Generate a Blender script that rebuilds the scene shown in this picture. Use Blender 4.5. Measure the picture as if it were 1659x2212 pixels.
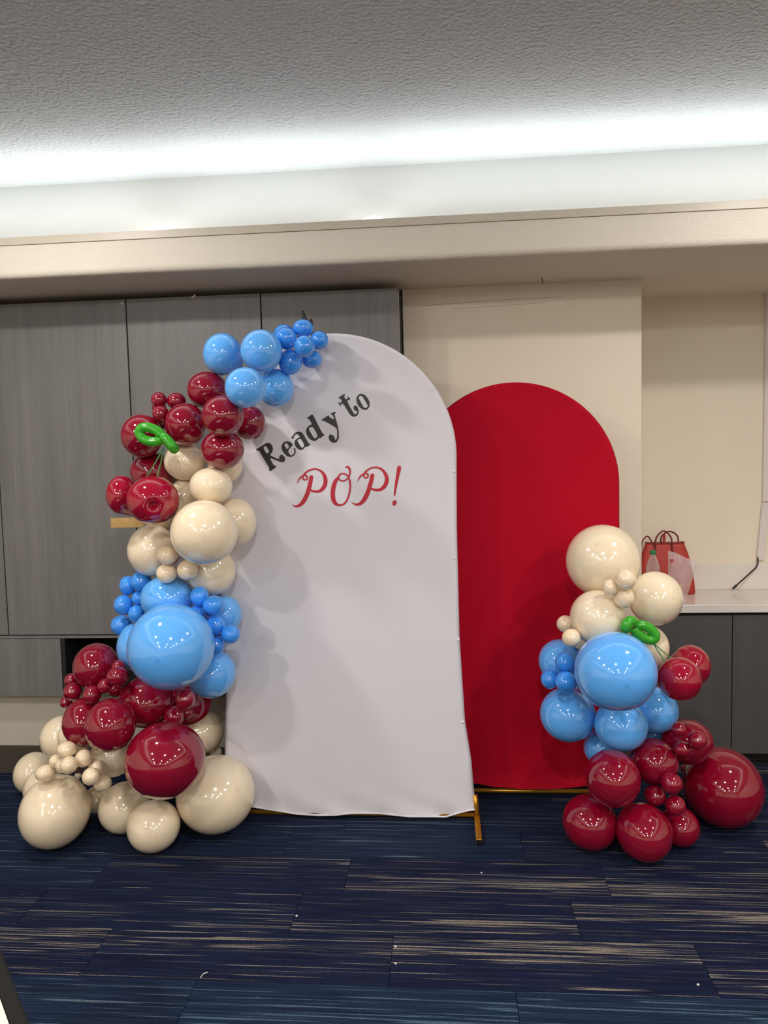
import bpy, bmesh, math, random
import numpy as np
from mathutils import Vector, Matrix
random.seed(7)
for o in list(bpy.data.objects): bpy.data.objects.remove(o)
scene = bpy.context.scene
COL = scene.collection

# ------------------------------------------------------------------ camera
F, CX, CY, CAM_H = 1612.0, 829.5, 1106.0, 1.65        # focal length and centre in photo pixels, eye height in metres
YAW, PITCH, ROLL = math.radians(4.7), math.radians(-4.1), math.radians(1.4)
FW = np.array([-math.sin(YAW)*math.cos(PITCH), math.cos(YAW)*math.cos(PITCH), math.sin(PITCH)])
_r0 = np.array([math.cos(YAW), math.sin(YAW), 0.0]); _u0 = np.cross(_r0, FW)
RT = math.cos(ROLL)*_r0 - math.sin(ROLL)*_u0
UP = math.sin(ROLL)*_r0 + math.cos(ROLL)*_u0
EYE = np.array([0.0, 0.0, CAM_H])
cam = bpy.data.cameras.new('camera'); cam_o = bpy.data.objects.new('camera', cam); COL.objects.link(cam_o)
cam.sensor_fit = 'VERTICAL'; cam.sensor_height = 36.0; cam.lens = 36.0*F/2212.0
cam.clip_start = 0.05; cam.clip_end = 60
m = Matrix.Identity(4)
for i in range(3):
    m[i][0], m[i][1], m[i][2], m[i][3] = RT[i], UP[i], -FW[i], EYE[i]
cam_o.matrix_world = m
scene.camera = cam_o

def ray(x, y): return FW + RT*(x-CX)/F - UP*(y-CY)/F
def on_y(x, y, Y): d = ray(x, y); return EYE + d*(Y/d[1])
def on_z(x, y, Z): d = ray(x, y); return EYE + d*((Z-CAM_H)/d[2])

# ------------------------------------------------------------------ world, exposure
w = bpy.data.worlds.new('world'); scene.world = w; w.use_nodes = True
w.node_tree.nodes['Background'].inputs[0].default_value = (0.5, 0.55, 0.6, 1)
w.node_tree.nodes['Background'].inputs[1].default_value = 0.05
vs = scene.view_settings
vs.view_transform = 'Standard'; vs.look = 'None'; vs.gamma = 1.0; vs.use_curve_mapping = False
vs.exposure = 0.12
scene.cycles.use_denoising = True
scene.cycles.use_adaptive_sampling = True; scene.cycles.adaptive_threshold = 0.02
scene.cycles.max_bounces = 7; scene.cycles.diffuse_bounces = 5; scene.cycles.glossy_bounces = 3; scene.cycles.transmission_bounces = 4
scene.cycles.sample_clamp_indirect = 6.0

# room lamps: cove strips (hidden on the ledge behind the trim) and ceiling downlights
COVE_POWER_PER_M = 2.5
DOWN_POWER = 44.0
COVE_COL = (0.96, 0.995, 1.0)
DOWN_COL = (1.0, 0.955, 0.90)

# ------------------------------------------------------------------ room dimensions (metres)
Z_SOFFIT, Z_SEAM, Z_TRIM, Z_CEIL = 2.51, 2.655, 2.692, 3.0
Y_FASCIA, Y_COVE = 3.325, 3.55
Y_COLUMN, Y_NICHE, Y_PLINTH = 3.89, 4.375, 3.77
Y_DOOR = 3.68
X_L, X_R, Y_FRONT = -4.2, 4.4, -7.6
TX0, TX1, TY0 = -3.3, 3.5, -6.5          # tray opening: left, right, rear fascia

# ------------------------------------------------------------------ helpers
def link(o): COL.objects.link(o); return o
def mesh_obj(name, verts, faces, mat, parent=None, smooth=False):
    me = bpy.data.meshes.new(name); me.from_pydata([tuple(map(float, v)) for v in verts], [], faces); me.update()
    if smooth:
        for p in me.polygons: p.use_smooth = True
    if mat: me.materials.append(mat)
    o = link(bpy.data.objects.new(name, me))
    if parent: o.parent = parent
    return o
def bm_obj(name, bm, mat, parent=None, smooth=False):
    bmesh.ops.recalc_face_normals(bm, faces=bm.faces)
    me = bpy.data.meshes.new(name); bm.to_mesh(me); bm.free()
    if smooth:
        for p in me.polygons: p.use_smooth = True
    if mat: me.materials.append(mat)
    o = link(bpy.data.objects.new(name, me))
    if parent: o.parent = parent
    return o
def add_box(bm, x0, x1, y0, y1, z0, z1, bevel=0.0, seg=2):
    r = bmesh.ops.create_cube(bm, size=1.0)
    vs_ = r['verts']
    for v in vs_:
        v.co = Vector(((x0+x1)/2 + v.co.x*(x1-x0), (y0+y1)/2 + v.co.y*(y1-y0), (z0+z1)/2 + v.co.z*(z1-z0)))
    if bevel > 0:
        es = list({e for v in vs_ for e in v.link_edges})
        bmesh.ops.bevel(bm, geom=es, offset=bevel, segments=seg, affect='EDGES', profile=0.5)
def box(name, x0, x1, y0, y1, z0, z1, mat, parent=None, bevel=0.0, seg=2):
    bm = bmesh.new(); add_box(bm, x0, x1, y0, y1, z0, z1, bevel, seg)
    o = bm_obj(name, bm, mat, parent)
    return o
def empty(name, loc=(0, 0, 0)):
    o = link(bpy.data.objects.new(name, None)); o.location = loc; o.empty_display_size = 0.05; return o
def tag(o, label, cat, group=None):
    o['label'] = label; o['category'] = cat
    if group: o['group'] = group
    return o
def struct(o, label=None):
    o['kind'] = 'structure'
    if label: o['label'] = label
    return o
def reparent(ch, root):          # keep world placement while the root has a plain translation
    ch.parent = root; ch.matrix_parent_inverse = Matrix.Translation(root.location).inverted()
def catmull(pts, n=8, closed=False):
    P = [np.array(p, float) for p in pts]; out = []; N = len(P)
    segs = N if closed else N-1
    for i in range(segs):
        if closed: p0, p1, p2, p3 = P[(i-1) % N], P[i], P[(i+1) % N], P[(i+2) % N]
        else: p0, p1, p2, p3 = P[max(i-1, 0)], P[i], P[i+1], P[min(i+2, N-1)]
        for k in range(n):
            t = k/n
            out.append(0.5*((2*p1)+(-p0+p2)*t+(2*p0-5*p1+4*p2-p3)*t*t+(-p0+3*p1-3*p2+p3)*t**3))
    if not closed: out.append(P[-1])
    return out
def tube(name, pts, rad, mat, parent=None, sides=12, closed=False, caps=True):
    P = [np.array(p, float) for p in pts]; N = len(P)
    rr = rad if hasattr(rad, '__len__') else [rad]*N
    verts, faces = [], []
    prev = None
    for i in range(N):
        if closed: t = P[(i+1) % N]-P[(i-1) % N]
        else: t = P[min(i+1, N-1)]-P[max(i-1, 0)]
        t = t/(np.linalg.norm(t)+1e-12)
        if prev is None:
            a = np.array([0, 0, 1.0]) if abs(t[2]) < 0.9 else np.array([1.0, 0, 0])
            nrm = np.cross(t, a)
        else: nrm = prev-t*np.dot(prev, t)
        nrm = nrm/(np.linalg.norm(nrm)+1e-12); prev = nrm
        b = np.cross(t, nrm)
        for k in range(sides):
            an = 2*math.pi*k/sides
            verts.append(P[i]+rr[i]*(math.cos(an)*nrm+math.sin(an)*b))
    for i in range(N if closed else N-1):
        j = (i+1) % N
        for k in range(sides):
            k2 = (k+1) % sides
            faces.append((i*sides+k, i*sides+k2, j*sides+k2, j*sides+k))
    if caps and not closed:
        faces.append(tuple(range(sides))[::-1]); faces.append(tuple((N-1)*sides+k for k in range(sides)))
    return mesh_obj(name, verts, faces, mat, parent, smooth=True)
def lathe(name, prof, mat, parent=None, seg=32, loc=(0, 0, 0)):
    verts, faces = [], []
    n = len(prof)
    for (r, z) in prof:
        for k in range(seg):
            an = 2*math.pi*k/seg; verts.append((loc[0]+r*math.cos(an), loc[1]+r*math.sin(an), loc[2]+z))
    for i in range(n-1):
        for k in range(seg):
            k2 = (k+1) % seg
            faces.append((i*seg+k, i*seg+k2, (i+1)*seg+k2, (i+1)*seg+k))
    return mesh_obj(name, verts, faces, mat, parent, smooth=True)

# ------------------------------------------------------------------ materials
def srgb(r, g, b):
    f = lambda c: (c/255/12.92) if c/255 <= 0.04045 else ((c/255+0.055)/1.055)**2.4
    return (f(r), f(g), f(b), 1.0)
def new_mat(name):
    mt = bpy.data.materials.new(name); mt.use_nodes = True
    return mt, mt.node_tree, mt.node_tree.nodes['Principled BSDF']
def N(nt, kind, **kw):
    n = nt.nodes.new(kind)
    for k, v in kw.items(): setattr(n, k, v)
    return n
def simple(name, col, rough=0.6, metal=0.0, spec=0.5, var=0.06, scale=8.0, bump=0.0, bscale=200.0, bdist=0.004):
    mt, nt, b = new_mat(name)
    b.inputs['Roughness'].default_value = rough; b.inputs['Metallic'].default_value = metal
    b.inputs['Specular IOR Level'].default_value = spec
    tc = N(nt, 'ShaderNodeTexCoord'); nz = N(nt, 'ShaderNodeTexNoise'); nz.inputs['Scale'].default_value = scale; nz.inputs['Detail'].default_value = 3
    nt.links.new(tc.outputs['Object'], nz.inputs['Vector'])
    mp = N(nt, 'ShaderNodeMapRange'); mp.inputs['To Min'].default_value = 1-var; mp.inputs['To Max'].default_value = 1+var
    nt.links.new(nz.outputs['Fac'], mp.inputs['Value'])
    mx = N(nt, 'ShaderNodeVectorMath', operation='SCALE'); mx.inputs[0].default_value = col[:3]
    nt.links.new(mp.outputs['Result'], mx.inputs['Scale']); nt.links.new(mx.outputs['Vector'], b.inputs['Base Color'])
    if bump > 0:
        n2 = N(nt, 'ShaderNodeTexNoise'); n2.inputs['Scale'].default_value = bscale; n2.inputs['Detail'].default_value = 2
        nt.links.new(tc.outputs['Object'], n2.inputs['Vector'])
        bp = N(nt, 'ShaderNodeBump'); bp.inputs['Strength'].default_value = bump; bp.inputs['Distance'].default_value = bdist
        nt.links.new(n2.outputs['Fac'], bp.inputs['Height']); nt.links.new(bp.outputs['Normal'], b.inputs['Normal'])
    return mt
def laminate(name, c1, c2, rough=0.45):
    mt, nt, b = new_mat(name); b.inputs['Roughness'].default_value = rough
    tc = N(nt, 'ShaderNodeTexCoord')
    mp = N(nt, 'ShaderNodeMapping'); mp.inputs['Scale'].default_value = (260, 60, 3.0)
    nt.links.new(tc.outputs['Object'], mp.inputs['Vector'])
    n1 = N(nt, 'ShaderNodeTexNoise'); n1.inputs['Scale'].default_value = 1.0; n1.inputs['Detail'].default_value = 4
    nt.links.new(mp.outputs['Vector'], n1.inputs['Vector'])
    mp2 = N(nt, 'ShaderNodeMapping'); mp2.inputs['Scale'].default_value = (14, 10, 0.7)
    nt.links.new(tc.outputs['Object'], mp2.inputs['Vector'])
    n2 = N(nt, 'ShaderNodeTexNoise'); n2.inputs['Scale'].default_value = 1.0; n2.inputs['Detail'].default_value = 2
    nt.links.new(mp2.outputs['Vector'], n2.inputs['Vector'])
    ad = N(nt, 'ShaderNodeMath', operation='ADD'); nt.links.new(n1.outputs['Fac'], ad.inputs[0]); nt.links.new(n2.outputs['Fac'], ad.inputs[1])
    r = N(nt, 'ShaderNodeMapRange'); r.inputs['From Min'].default_value = 0.7; r.inputs['From Max'].default_value = 1.3
    nt.links.new(ad.outputs[0], r.inputs['Value'])
    mx = N(nt, 'ShaderNodeMix', data_type='RGBA'); mx.inputs['A'].default_value = c1; mx.inputs['B'].default_value = c2
    nt.links.new(r.outputs['Result'], mx.inputs['Factor']); nt.links.new(mx.outputs['Result'], b.inputs['Base Color'])
    bp = N(nt, 'ShaderNodeBump'); bp.inputs['Strength'].default_value = 0.12; bp.inputs['Distance'].default_value = 0.001
    nt.links.new(n1.outputs['Fac'], bp.inputs['Height']); nt.links.new(bp.outputs['Normal'], b.inputs['Normal'])
    return mt
def balloon_mat(name, col, pole, rough=0.14, sss=0.0):
    mt, nt, b = new_mat(name); b.inputs['Roughness'].default_value = rough
    b.inputs['Specular IOR Level'].default_value = 0.85
    b.inputs['Coat Weight'].default_value = 0.4; b.inputs['Coat Roughness'].default_value = 0.03
    b.inputs['Subsurface Weight'].default_value = sss; b.inputs['Subsurface Radius'].default_value = (1.0, .7, .45); b.inputs['Subsurface Scale'].default_value = .035
    at = N(nt, 'ShaderNodeAttribute', attribute_name='pole')
    tc = N(nt, 'ShaderNodeTexCoord'); nz = N(nt, 'ShaderNodeTexNoise'); nz.inputs['Scale'].default_value = 5
    nt.links.new(tc.outputs['Object'], nz.inputs['Vector'])
    mp = N(nt, 'ShaderNodeMapRange'); mp.inputs['To Min'].default_value = 0.96; mp.inputs['To Max'].default_value = 1.04
    nt.links.new(nz.outputs['Fac'], mp.inputs['Value'])
    mx = N(nt, 'ShaderNodeMix', data_type='RGBA'); mx.inputs['A'].default_value = col; mx.inputs['B'].default_value = pole
    nt.links.new(at.outputs['Fac'], mx.inputs['Factor'])
    sc = N(nt, 'ShaderNodeVectorMath', operation='SCALE'); nt.links.new(mx.outputs['Result'], sc.inputs[0]); nt.links.new(mp.outputs['Result'], sc.inputs['Scale'])
    nt.links.new(sc.outputs['Vector'], b.inputs['Base Color'])
    return mt
def emit(name, col, strength):
    mt, nt, b = new_mat(name); b.inputs['Base Color'].default_value = (*col, 1)
    b.inputs['Emission Color'].default_value = (*col, 1); b.inputs['Emission Strength'].default_value = strength
    return mt
def carpet(name):
    mt, nt, b = new_mat(name); b.inputs['Roughness'].default_value = 0.95; b.inputs['Specular IOR Level'].default_value = 0.1
    L = nt.links.new
    oi = N(nt, 'ShaderNodeObjectInfo'); tc = N(nt, 'ShaderNodeTexCoord')
    sepc = N(nt, 'ShaderNodeSeparateColor'); L(oi.outputs['Color'], sepc.inputs['Color'])   # density, cluster centre, blue share
    seed = N(nt, 'ShaderNodeMath', operation='MULTIPLY'); L(oi.outputs['Random'], seed.inputs[0]); seed.inputs[1].default_value = 57.0
    def noise(sx, sy, off, detail=1.0):
        mp = N(nt, 'ShaderNodeMapping'); mp.inputs['Scale'].default_value = (sx, sy, 0); L(tc.outputs['Object'], mp.inputs['Vector'])
        ad = N(nt, 'ShaderNodeVectorMath', operation='ADD'); L(mp.outputs['Vector'], ad.inputs[0])
        cb = N(nt, 'ShaderNodeCombineXYZ'); so = N(nt, 'ShaderNodeMath', operation='ADD'); L(seed.outputs[0], so.inputs[0]); so.inputs[1].default_value = off
        L(so.outputs[0], cb.inputs[0]); L(so.outputs[0], cb.inputs[1]); cb.inputs[2].default_value = off; L(cb.outputs[0], ad.inputs[1])
        n = N(nt, 'ShaderNodeTexNoise'); n.inputs['Scale'].default_value = 1.0; n.inputs['Detail'].default_value = detail
        L(ad.outputs['Vector'], n.inputs['Vector']); return n.outputs['Fac']
    def M(op, a, bb, clamp=False):
        n = N(nt, 'ShaderNodeMath', operation=op, use_clamp=clamp)
        for i, v in enumerate((a, bb)):
            if v is None: continue
            if isinstance(v, (int, float)): n.inputs[i].default_value = v
            else: L(v, n.inputs[i])
        return n.outputs[0]
    def rng(v, a, bb, c=0.0, d=1.0):
        n = N(nt, 'ShaderNodeMapRange', interpolation_type='SMOOTHSTEP'); L(v, n.inputs['Value'])
        for k, x in zip(('From Min', 'From Max', 'To Min', 'To Max'), (a, bb, c, d)): n.inputs[k].default_value = x
        return n.outputs['Result']
    sx = N(nt, 'ShaderNodeSeparateXYZ'); L(tc.outputs['Object'], sx.inputs[0])
    # cluster mask across the tile
    yy = M('ADD', M('DIVIDE', sx.outputs['Y'], 0.25), 0.5)
    dist = M('ABSOLUTE', M('SUBTRACT', yy, sepc.outputs['Green']), None)
    clus = M('MULTIPLY', rng(dist, 0.12, 0.36, 1.0, 0.06), sepc.outputs['Red'])
    wide = noise(1.3, 130, 3.0)
    fine = noise(1.7, 330, 11.0)
    longm = noise(2.1, 42, 23.0)
    grain = noise(420, 420, 31.0, 2.0)
    dash = noise(75, 420, 41.0)
    s1 = M('MULTIPLY', rng(M('ADD', wide, M('MULTIPLY', clus, 0.12)), 0.655, 0.69), rng(longm, 0.40, 0.46))
    s2 = M('MULTIPLY', rng(M('ADD', fine, M('MULTIPLY', clus, 0.08)), 0.66, 0.71), 0.45)
    st = M('MAXIMUM', s1, s2)
    st = M('MULTIPLY', st, rng(dash, 0.32, 0.52, 0.45, 1.0))
    speck = M('MULTIPLY', rng(grain, 0.58, 0.72), M('ADD', M('MULTIPLY', rng(noise(2.3, 11, 51.0), 0.45, 0.65), 0.28), 0.07))
    tot = M('MAXIMUM', st, speck)
    base = N(nt, 'ShaderNodeMix', data_type='RGBA'); base.inputs['A'].default_value = srgb(18, 25, 50); base.inputs['B'].default_value = srgb(26, 40, 62)
    L(M('MULTIPLY', sepc.outputs['Blue'], 0.8), base.inputs['Factor'])
    var = N(nt, 'ShaderNodeVectorMath', operation='SCALE'); L(base.outputs['Result'], var.inputs[0]); L(rng(noise(3.0, 60, 61.0, 3.0), 0.3, 0.7, 0.72, 1.25), var.inputs['Scale'])
    stc = N(nt, 'ShaderNodeMix', data_type='RGBA'); stc.inputs['A'].default_value = srgb(142, 132, 116); stc.inputs['B'].default_value = srgb(74, 100, 122); L(sepc.outputs['Blue'], stc.inputs['Factor'])
    mx = N(nt, 'ShaderNodeMix', data_type='RGBA'); L(var.outputs['Vector'], mx.inputs['A']); L(stc.outputs['Result'], mx.inputs['B']); L(M('MULTIPLY', tot, 0.8), mx.inputs['Factor'])
    L(mx.outputs['Result'], b.inputs['Base Color'])
    bp = N(nt, 'ShaderNodeBump'); bp.inputs['Strength'].default_value = 0.5; bp.inputs['Distance'].default_value = 0.003
    L(M('ADD', grain, M('MULTIPLY', tot, 0.4)), bp.inputs['Height']); L(bp.outputs['Normal'], b.inputs['Normal'])
    return mt

M_WALL = simple('beige_wall_paint', srgb(233, 221, 201), 0.55, var=0.02, scale=2, bump=0.25, bscale=130)
M_FASCIA = simple('fascia_paint', srgb(228, 219, 203), 0.5, var=0.02, scale=2, bump=0.5, bscale=150)
M_CEIL = simple('ceiling_paint', srgb(201, 206, 208), 0.42, var=0.03, scale=1.5, bump=1.0, bscale=62, bdist=0.011)
M_COVE = simple('cove_white_paint', srgb(226, 228, 226), 0.6, var=0.01, scale=2)
M_TRIM = simple('trim_paint', srgb(208, 197, 180), 0.4, var=0.02)
M_BASEB = simple('brown_baseboard', srgb(70, 62, 54), 0.5)
M_LAM = laminate('grey_wood_laminate', srgb(102, 99, 98), srgb(122, 119, 118))
M_LAM2 = laminate('charcoal_laminate', srgb(74, 72, 71), srgb(82, 80, 79))
M_DARK = simple('dark_cavity', srgb(22, 21, 20), 0.8)
M_EDGE = simple('raw_board_edge', srgb(200, 185, 165), 0.8, var=0.5, scale=160)
M_QUARTZ = simple('white_quartz', srgb(226, 218, 210), 0.18, var=0.02)
M_CARPET = carpet('striped_carpet')
M_SLAB = simple('floor_slab', srgb(26, 30, 48), 0.95)
M_WHITEFAB = simple('white_stretch_fabric', srgb(217, 213, 219), 0.75, spec=0.25, var=0.012, scale=3, bump=0.05, bscale=900)
M_REDFAB = simple('red_stretch_fabric', srgb(176, 2, 34), 0.8, spec=0.15, var=0.05, scale=4, bump=0.05, bscale=900)
M_GOLD = simple('gold_metal', srgb(205, 150, 50), 0.35, metal=0.75, var=0.05)
M_BLACK = simple('black_plastic', srgb(18, 18, 18), 0.35)
M_VBLACK = simple('black_vinyl', srgb(34, 33, 34), 0.45)
M_VRED = simple('red_vinyl', srgb(182, 22, 48), 0.4)
M_B = {
    'b': balloon_mat('light_blue_latex', srgb(98, 176, 250), srgb(70, 140, 215), 0.08, 0.15),
    's': balloon_mat('deep_blue_latex', srgb(60, 148, 240), srgb(40, 115, 210), 0.08, 0.15),
    'r': balloon_mat('burgundy_latex', srgb(132, 8, 38), srgb(95, 4, 24), 0.06),
    'k': balloon_mat('cherry_red_latex', srgb(152, 8, 42), srgb(110, 4, 26), 0.05),
    'c': balloon_mat('cream_latex', srgb(238, 221, 192), srgb(215, 190, 150), 0.13, 0.25),
    'p': balloon_mat('blush_cream_latex', srgb(238, 216, 184), srgb(212, 182, 140), 0.13, 0.25),
}
M_GREEN = simple('green_latex', srgb(58, 158, 40), 0.15, var=0.08)
M_STEM = simple('green_stem', srgb(52, 120, 56), 0.35)
M_TAPE = simple('tan_tape', srgb(196, 158, 96), 0.35, var=0.12, scale=30, bump=0.4, bscale=60)
M_WPLAST = simple('white_plastic', srgb(222, 212, 208), 0.4, var=0.02)

# ================================================================== THE ROOM
struct(box('floor', X_L, X_R, Y_FRONT, 4.6, -0.12, -0.012, M_SLAB))
FLOOR = bpy.data.objects['floor']
# carpet tiles: 0.25 m rows running along the wall, 1.008 m long; joints measured from the photograph
TL = 1.008
tile_me = None
# row start Y, one joint X, then per tile (from the joint leftmost in view): stripe density, cluster centre, blue share
rows = {
    1.967: (0.189, {-2: (0.35, .6, .8), -1: (0.8, .55, .95), 0: (0.6, .75, .95), 1: (0.5, .5, .9)}),
    2.217: (-0.205, {-3: (0.5, .5, .2), -2: (1.0, .78, .0), -1: (0.7, .72, .05), 0: (0.95, .78, .0), 1: (0.95, .30, .0)}),
    2.467: (0.435, {-3: (0.3, .5, .1), -2: (0.25, .3, .15), -1: (0.65, .25, .0), 0: (0.95, .68, .0), 1: (0.5, .5, .1)}),
    2.717: (0.593, {-3: (0.3, .5, .7), -2: (0.5, .85, .1), -1: (0.9, .25, .0), 0: (1.0, .22, .0), 1: (0.7, .5, .0)}),
    2.967: (0.30, {-2: (0.3, .5, .7), -1: (0.35, .5, .8), 0: (0.3, .3, .3), 1: (0.8, .5, .0)}),
    3.217: (-0.48, {-2: (0.3, .5, .6), -1: (0.3, .5, .5), 0: (0.5, .4, .7), 1: (0.4, .5, .4), 2: (0.5, .5, .0)}),
    3.467: (0.10, {-1: (0.3, .5, .4), 0: (0.35, .5, .2), 1: (0.5, .5, .4)}),
}
y = 0.467
ri = 0
while y < 3.75:
    key = min(rows, key=lambda k: abs(k-y))
    if abs(key-y) < 0.01: xj, spec = rows[key]
    else: xj, spec = random.uniform(-0.5, 0.5), {}
    for k in range(-4, 4):
        x0 = xj+k*TL
        if x0 > 3.0 or x0+TL < -3.4: continue
        if tile_me is None:
            bm = bmesh.new(); add_box(bm, -TL/2+.0007, TL/2-.0007, -.125+.0006, .125-.0006, -.006, .006, 0.0012, 1)
            t = bm_obj('carpet_tile', bm, M_CARPET, FLOOR); tile_me = t.data
        else:
            t = link(bpy.data.objects.new('carpet_tile', tile_me)); t.parent = FLOOR
        t.location = (x0+TL/2, y+.125, -.006 - (0.0008 if (k+ri) % 3 == 0 else 0))
        d_, c_, b_ = spec.get(k, (random.uniform(.2, .8), random.uniform(.2, .8), random.choice([0, 0, .2, .8])))
        t.color = (d_, c_, b_, 1.0)
    y += 0.25; ri += 1

# back of the room: column face, niche, plinth under the tall cupboards
struct(box('wall_back', -0.2, 1.0, Y_COLUMN, 4.6, 0, Z_SOFFIT+.02, M_WALL, bevel=0.006))
WB = bpy.data.objects['wall_back']
struct(box('wall_niche', 0.9, X_R, Y_NICHE, 4.6, 0, Z_SOFFIT+.02, M_WALL))
WN = bpy.data.objects['wall_niche']
struct(box('wall_plinth', X_L, -0.2, Y_PLINTH, 4.6, 0, 0.445, simple('shade_darkened_wall_paint', srgb(190, 182, 168), .6, var=.02)))  # same wall paint, darkened: shade below the cupboards put into the colour
struct(box('wall_filler', X_L, -3.704, 3.70, 4.4, 0.445, Z_SOFFIT+.02, M_WALL))
struct(box('wall_behind_cupboards', X_L, -0.2, 4.4, 4.6, 0.445, Z_SOFFIT+.02, M_DARK))
struct(box('baseboard_left', X_L, -0.2, Y_PLINTH-.012, Y_PLINTH-.0002, 0, 0.15, M_BASEB, bevel=0.003))
struct(box('baseboard_back', -0.2, 1.0, Y_COLUMN-.012, Y_COLUMN-.0002, 0, 0.15, M_BASEB, bevel=0.003))
struct(box('wall_left', X_L-.15, X_L, Y_FRONT-.15, 4.6, -.12, 3.2, M_WALL))
struct(box('wall_right', X_R, X_R+.15, Y_FRONT-.15, 4.6, -.12, 3.2, M_WALL))
struct(box('wall_front', X_L-.15, X_R+.15, Y_FRONT-.15, Y_FRONT, -.12, 3.2, M_WALL))
# tray ceiling with cove: soffit ring, fascia, trim lip, cove walls, ceiling
CW = Y_COVE-Y_FASCIA
struct(box('ceiling', TX0-CW, TX1+CW, TY0-CW, Y_COVE, Z_CEIL, Z_CEIL+.15, M_CEIL))
ZL = 2.60                                              # ledge of the cove
def soffit(name, x0, x1, y0, y1, inner):
    bm = bmesh.new()
    add_box(bm, x0, x1, y0, y1, Z_SOFFIT, ZL, 0)
    # upstand along the inner edge
    t = 0.035
    if inner == 'y0': add_box(bm, x0, x1, y0, y0+t, ZL, Z_SEAM)
    if inner == 'y1': add_box(bm, x0, x1, y1-t, y1, ZL, Z_SEAM)
    if inner == 'x0': add_box(bm, x0, x0+t, y0, y1, ZL, Z_SEAM)
    if inner == 'x1': add_box(bm, x1-t, x1, y0, y1, ZL, Z_SEAM)
    return struct(bm_obj(name, bm, M_FASCIA))
# the soffit in view gets a rounded, slightly wavy plaster edge
n = 260
prof = [(Y_FASCIA+.035, ZL), (Y_FASCIA+.035, Z_SEAM), (Y_FASCIA, Z_SEAM), (Y_FASCIA, Z_SOFFIT+.030), (Y_FASCIA+.002, Z_SOFFIT+.018), (Y_FASCIA+.007, Z_SOFFIT+.008), (Y_FASCIA+.016, Z_SOFFIT+.002), (Y_FASCIA+.03, Z_SOFFIT), (4.6, Z_SOFFIT), (4.6, ZL)]
V, Fc = [], []
for i in range(n+1):
    x = X_L+(X_R-X_L)*i/n
    wob = 0.0012*math.sin(x*3.1)+0.0008*math.sin(x*17)+random.uniform(-.0008, .0008)
    for j, (yy, zz) in enumerate(prof):
        V.append((x, yy+(wob if 3 <= j <= 6 else 0), zz+(wob*.8 if 4 <= j <= 7 else 0)))
np_ = len(prof)
for i in range(n):
    for j in range(np_):
        j2 = (j+1) % np_
        Fc.append((i*np_+j, (i+1)*np_+j, (i+1)*np_+j2, i*np_+j2))
Fc.append(tuple(range(np_))); Fc.append(tuple(n*np_+j for j in range(np_))[::-1])
so = struct(mesh_obj('ceiling_soffit', V, Fc, M_FASCIA))
bm = bmesh.new(); bm.from_mesh(so.data); bmesh.ops.recalc_face_normals(bm, faces=bm.faces); bm.to_mesh(so.data); bm.free()
for p in so.data.polygons: p.use_smooth = abs(p.normal.x) < .5
so.data.set_sharp_from_angle(angle=math.radians(50))
soffit('ceiling_soffit_left', X_L, TX0, TY0-.9, Y_FASCIA, 'x1')
soffit('ceiling_soffit_right', TX1, X_R, TY0-.9, Y_FASCIA, 'x0')
soffit('ceiling_soffit_front', X_L, X_R, Y_FRONT, TY0, 'y1')
# trim lip on top of the fascia; two lengths meet near the middle of the wall
T1 = box('trim_1', X_L, 0.262, Y_FASCIA-.004, Y_FASCIA+.02, Z_SEAM+.002, Z_TRIM, M_TRIM, bevel=.0015); struct(T1)
T2 = box('trim_2', 0.264, X_R, Y_FASCIA-.004, Y_FASCIA+.02, Z_SEAM+.002, Z_TRIM, M_TRIM, bevel=.0015); struct(T2)
struct(box('trim_3', TX0-.02, TX0+.004, TY0, Y_FASCIA, Z_SEAM+.002, Z_TRIM, M_TRIM))
struct(box('trim_4', TX1-.004, TX1+.02, TY0, Y_FASCIA, Z_SEAM+.002, Z_TRIM, M_TRIM))
struct(box('trim_5', TX0, TX1, TY0-.02, TY0+.004, Z_SEAM+.002, Z_TRIM, M_TRIM))
# cove walls
struct(box('wall_cove_back', X_L, X_R, Y_COVE, Y_COVE+.1, ZL, Z_CEIL+.15, M_COVE))
struct(box('wall_cove_left', TX0-CW-.1, TX0-CW, TY0-CW, Y_COVE, ZL, Z_CEIL+.15, M_COVE))
struct(box('wall_cove_right', TX1+CW, TX1+CW+.1, TY0-CW, Y_COVE, ZL, Z_CEIL+.15, M_COVE))
struct(box('wall_cove_front', X_L, X_R, TY0-CW-.1, TY0-CW, ZL, Z_CEIL+.15, M_COVE))

# ---- lamps
M_LED = emit('led_strip', COVE_COL, 6.0)
def cove_strip(label, p, length, along, inward):
    root = empty('cove_light', (p[0], p[1], ZL)); tag(root, label, 'light', 'cove light strips behind the trim')
    hx, hy = (length/2, .055) if along == 'x' else (.055, length/2)
    b_ = box('channel', -hx, hx, -hy, hy, 0.0005, .012, M_WPLAST, root)
    la = bpy.data.lights.new('cove_lamp', 'AREA'); la.shape = 'RECTANGLE'
    la.size = 2*hx; la.size_y = 2*hy; la.spread = math.radians(125); la.energy = COVE_POWER_PER_M*length; la.color = COVE_COL
    lo = link(bpy.data.objects.new('cove_lamp', la)); lo.parent = root; lo.location = (0, 0, .055)
    tl = math.radians(20)*inward; lo.rotation_euler = (math.pi+tl, 0, 0) if along == 'x' else (0, math.pi+tl, 0)
cove_strip('cove light strip lighting the ceiling above the tall cupboards and column', ((TX0+TX1)/2, Y_FASCIA+.105), TX1-TX0-.1, 'x', 1)
cove_strip('cove light strip along the wall opposite the arches', ((TX0+TX1)/2, TY0-.105), TX1-TX0-.1, 'x', -1)
cove_strip('cove light strip along the end wall by the tall cupboards', (TX0-.105, (TY0+Y_FASCIA)/2), Y_FASCIA-TY0-.1, 'y', 1)
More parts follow.
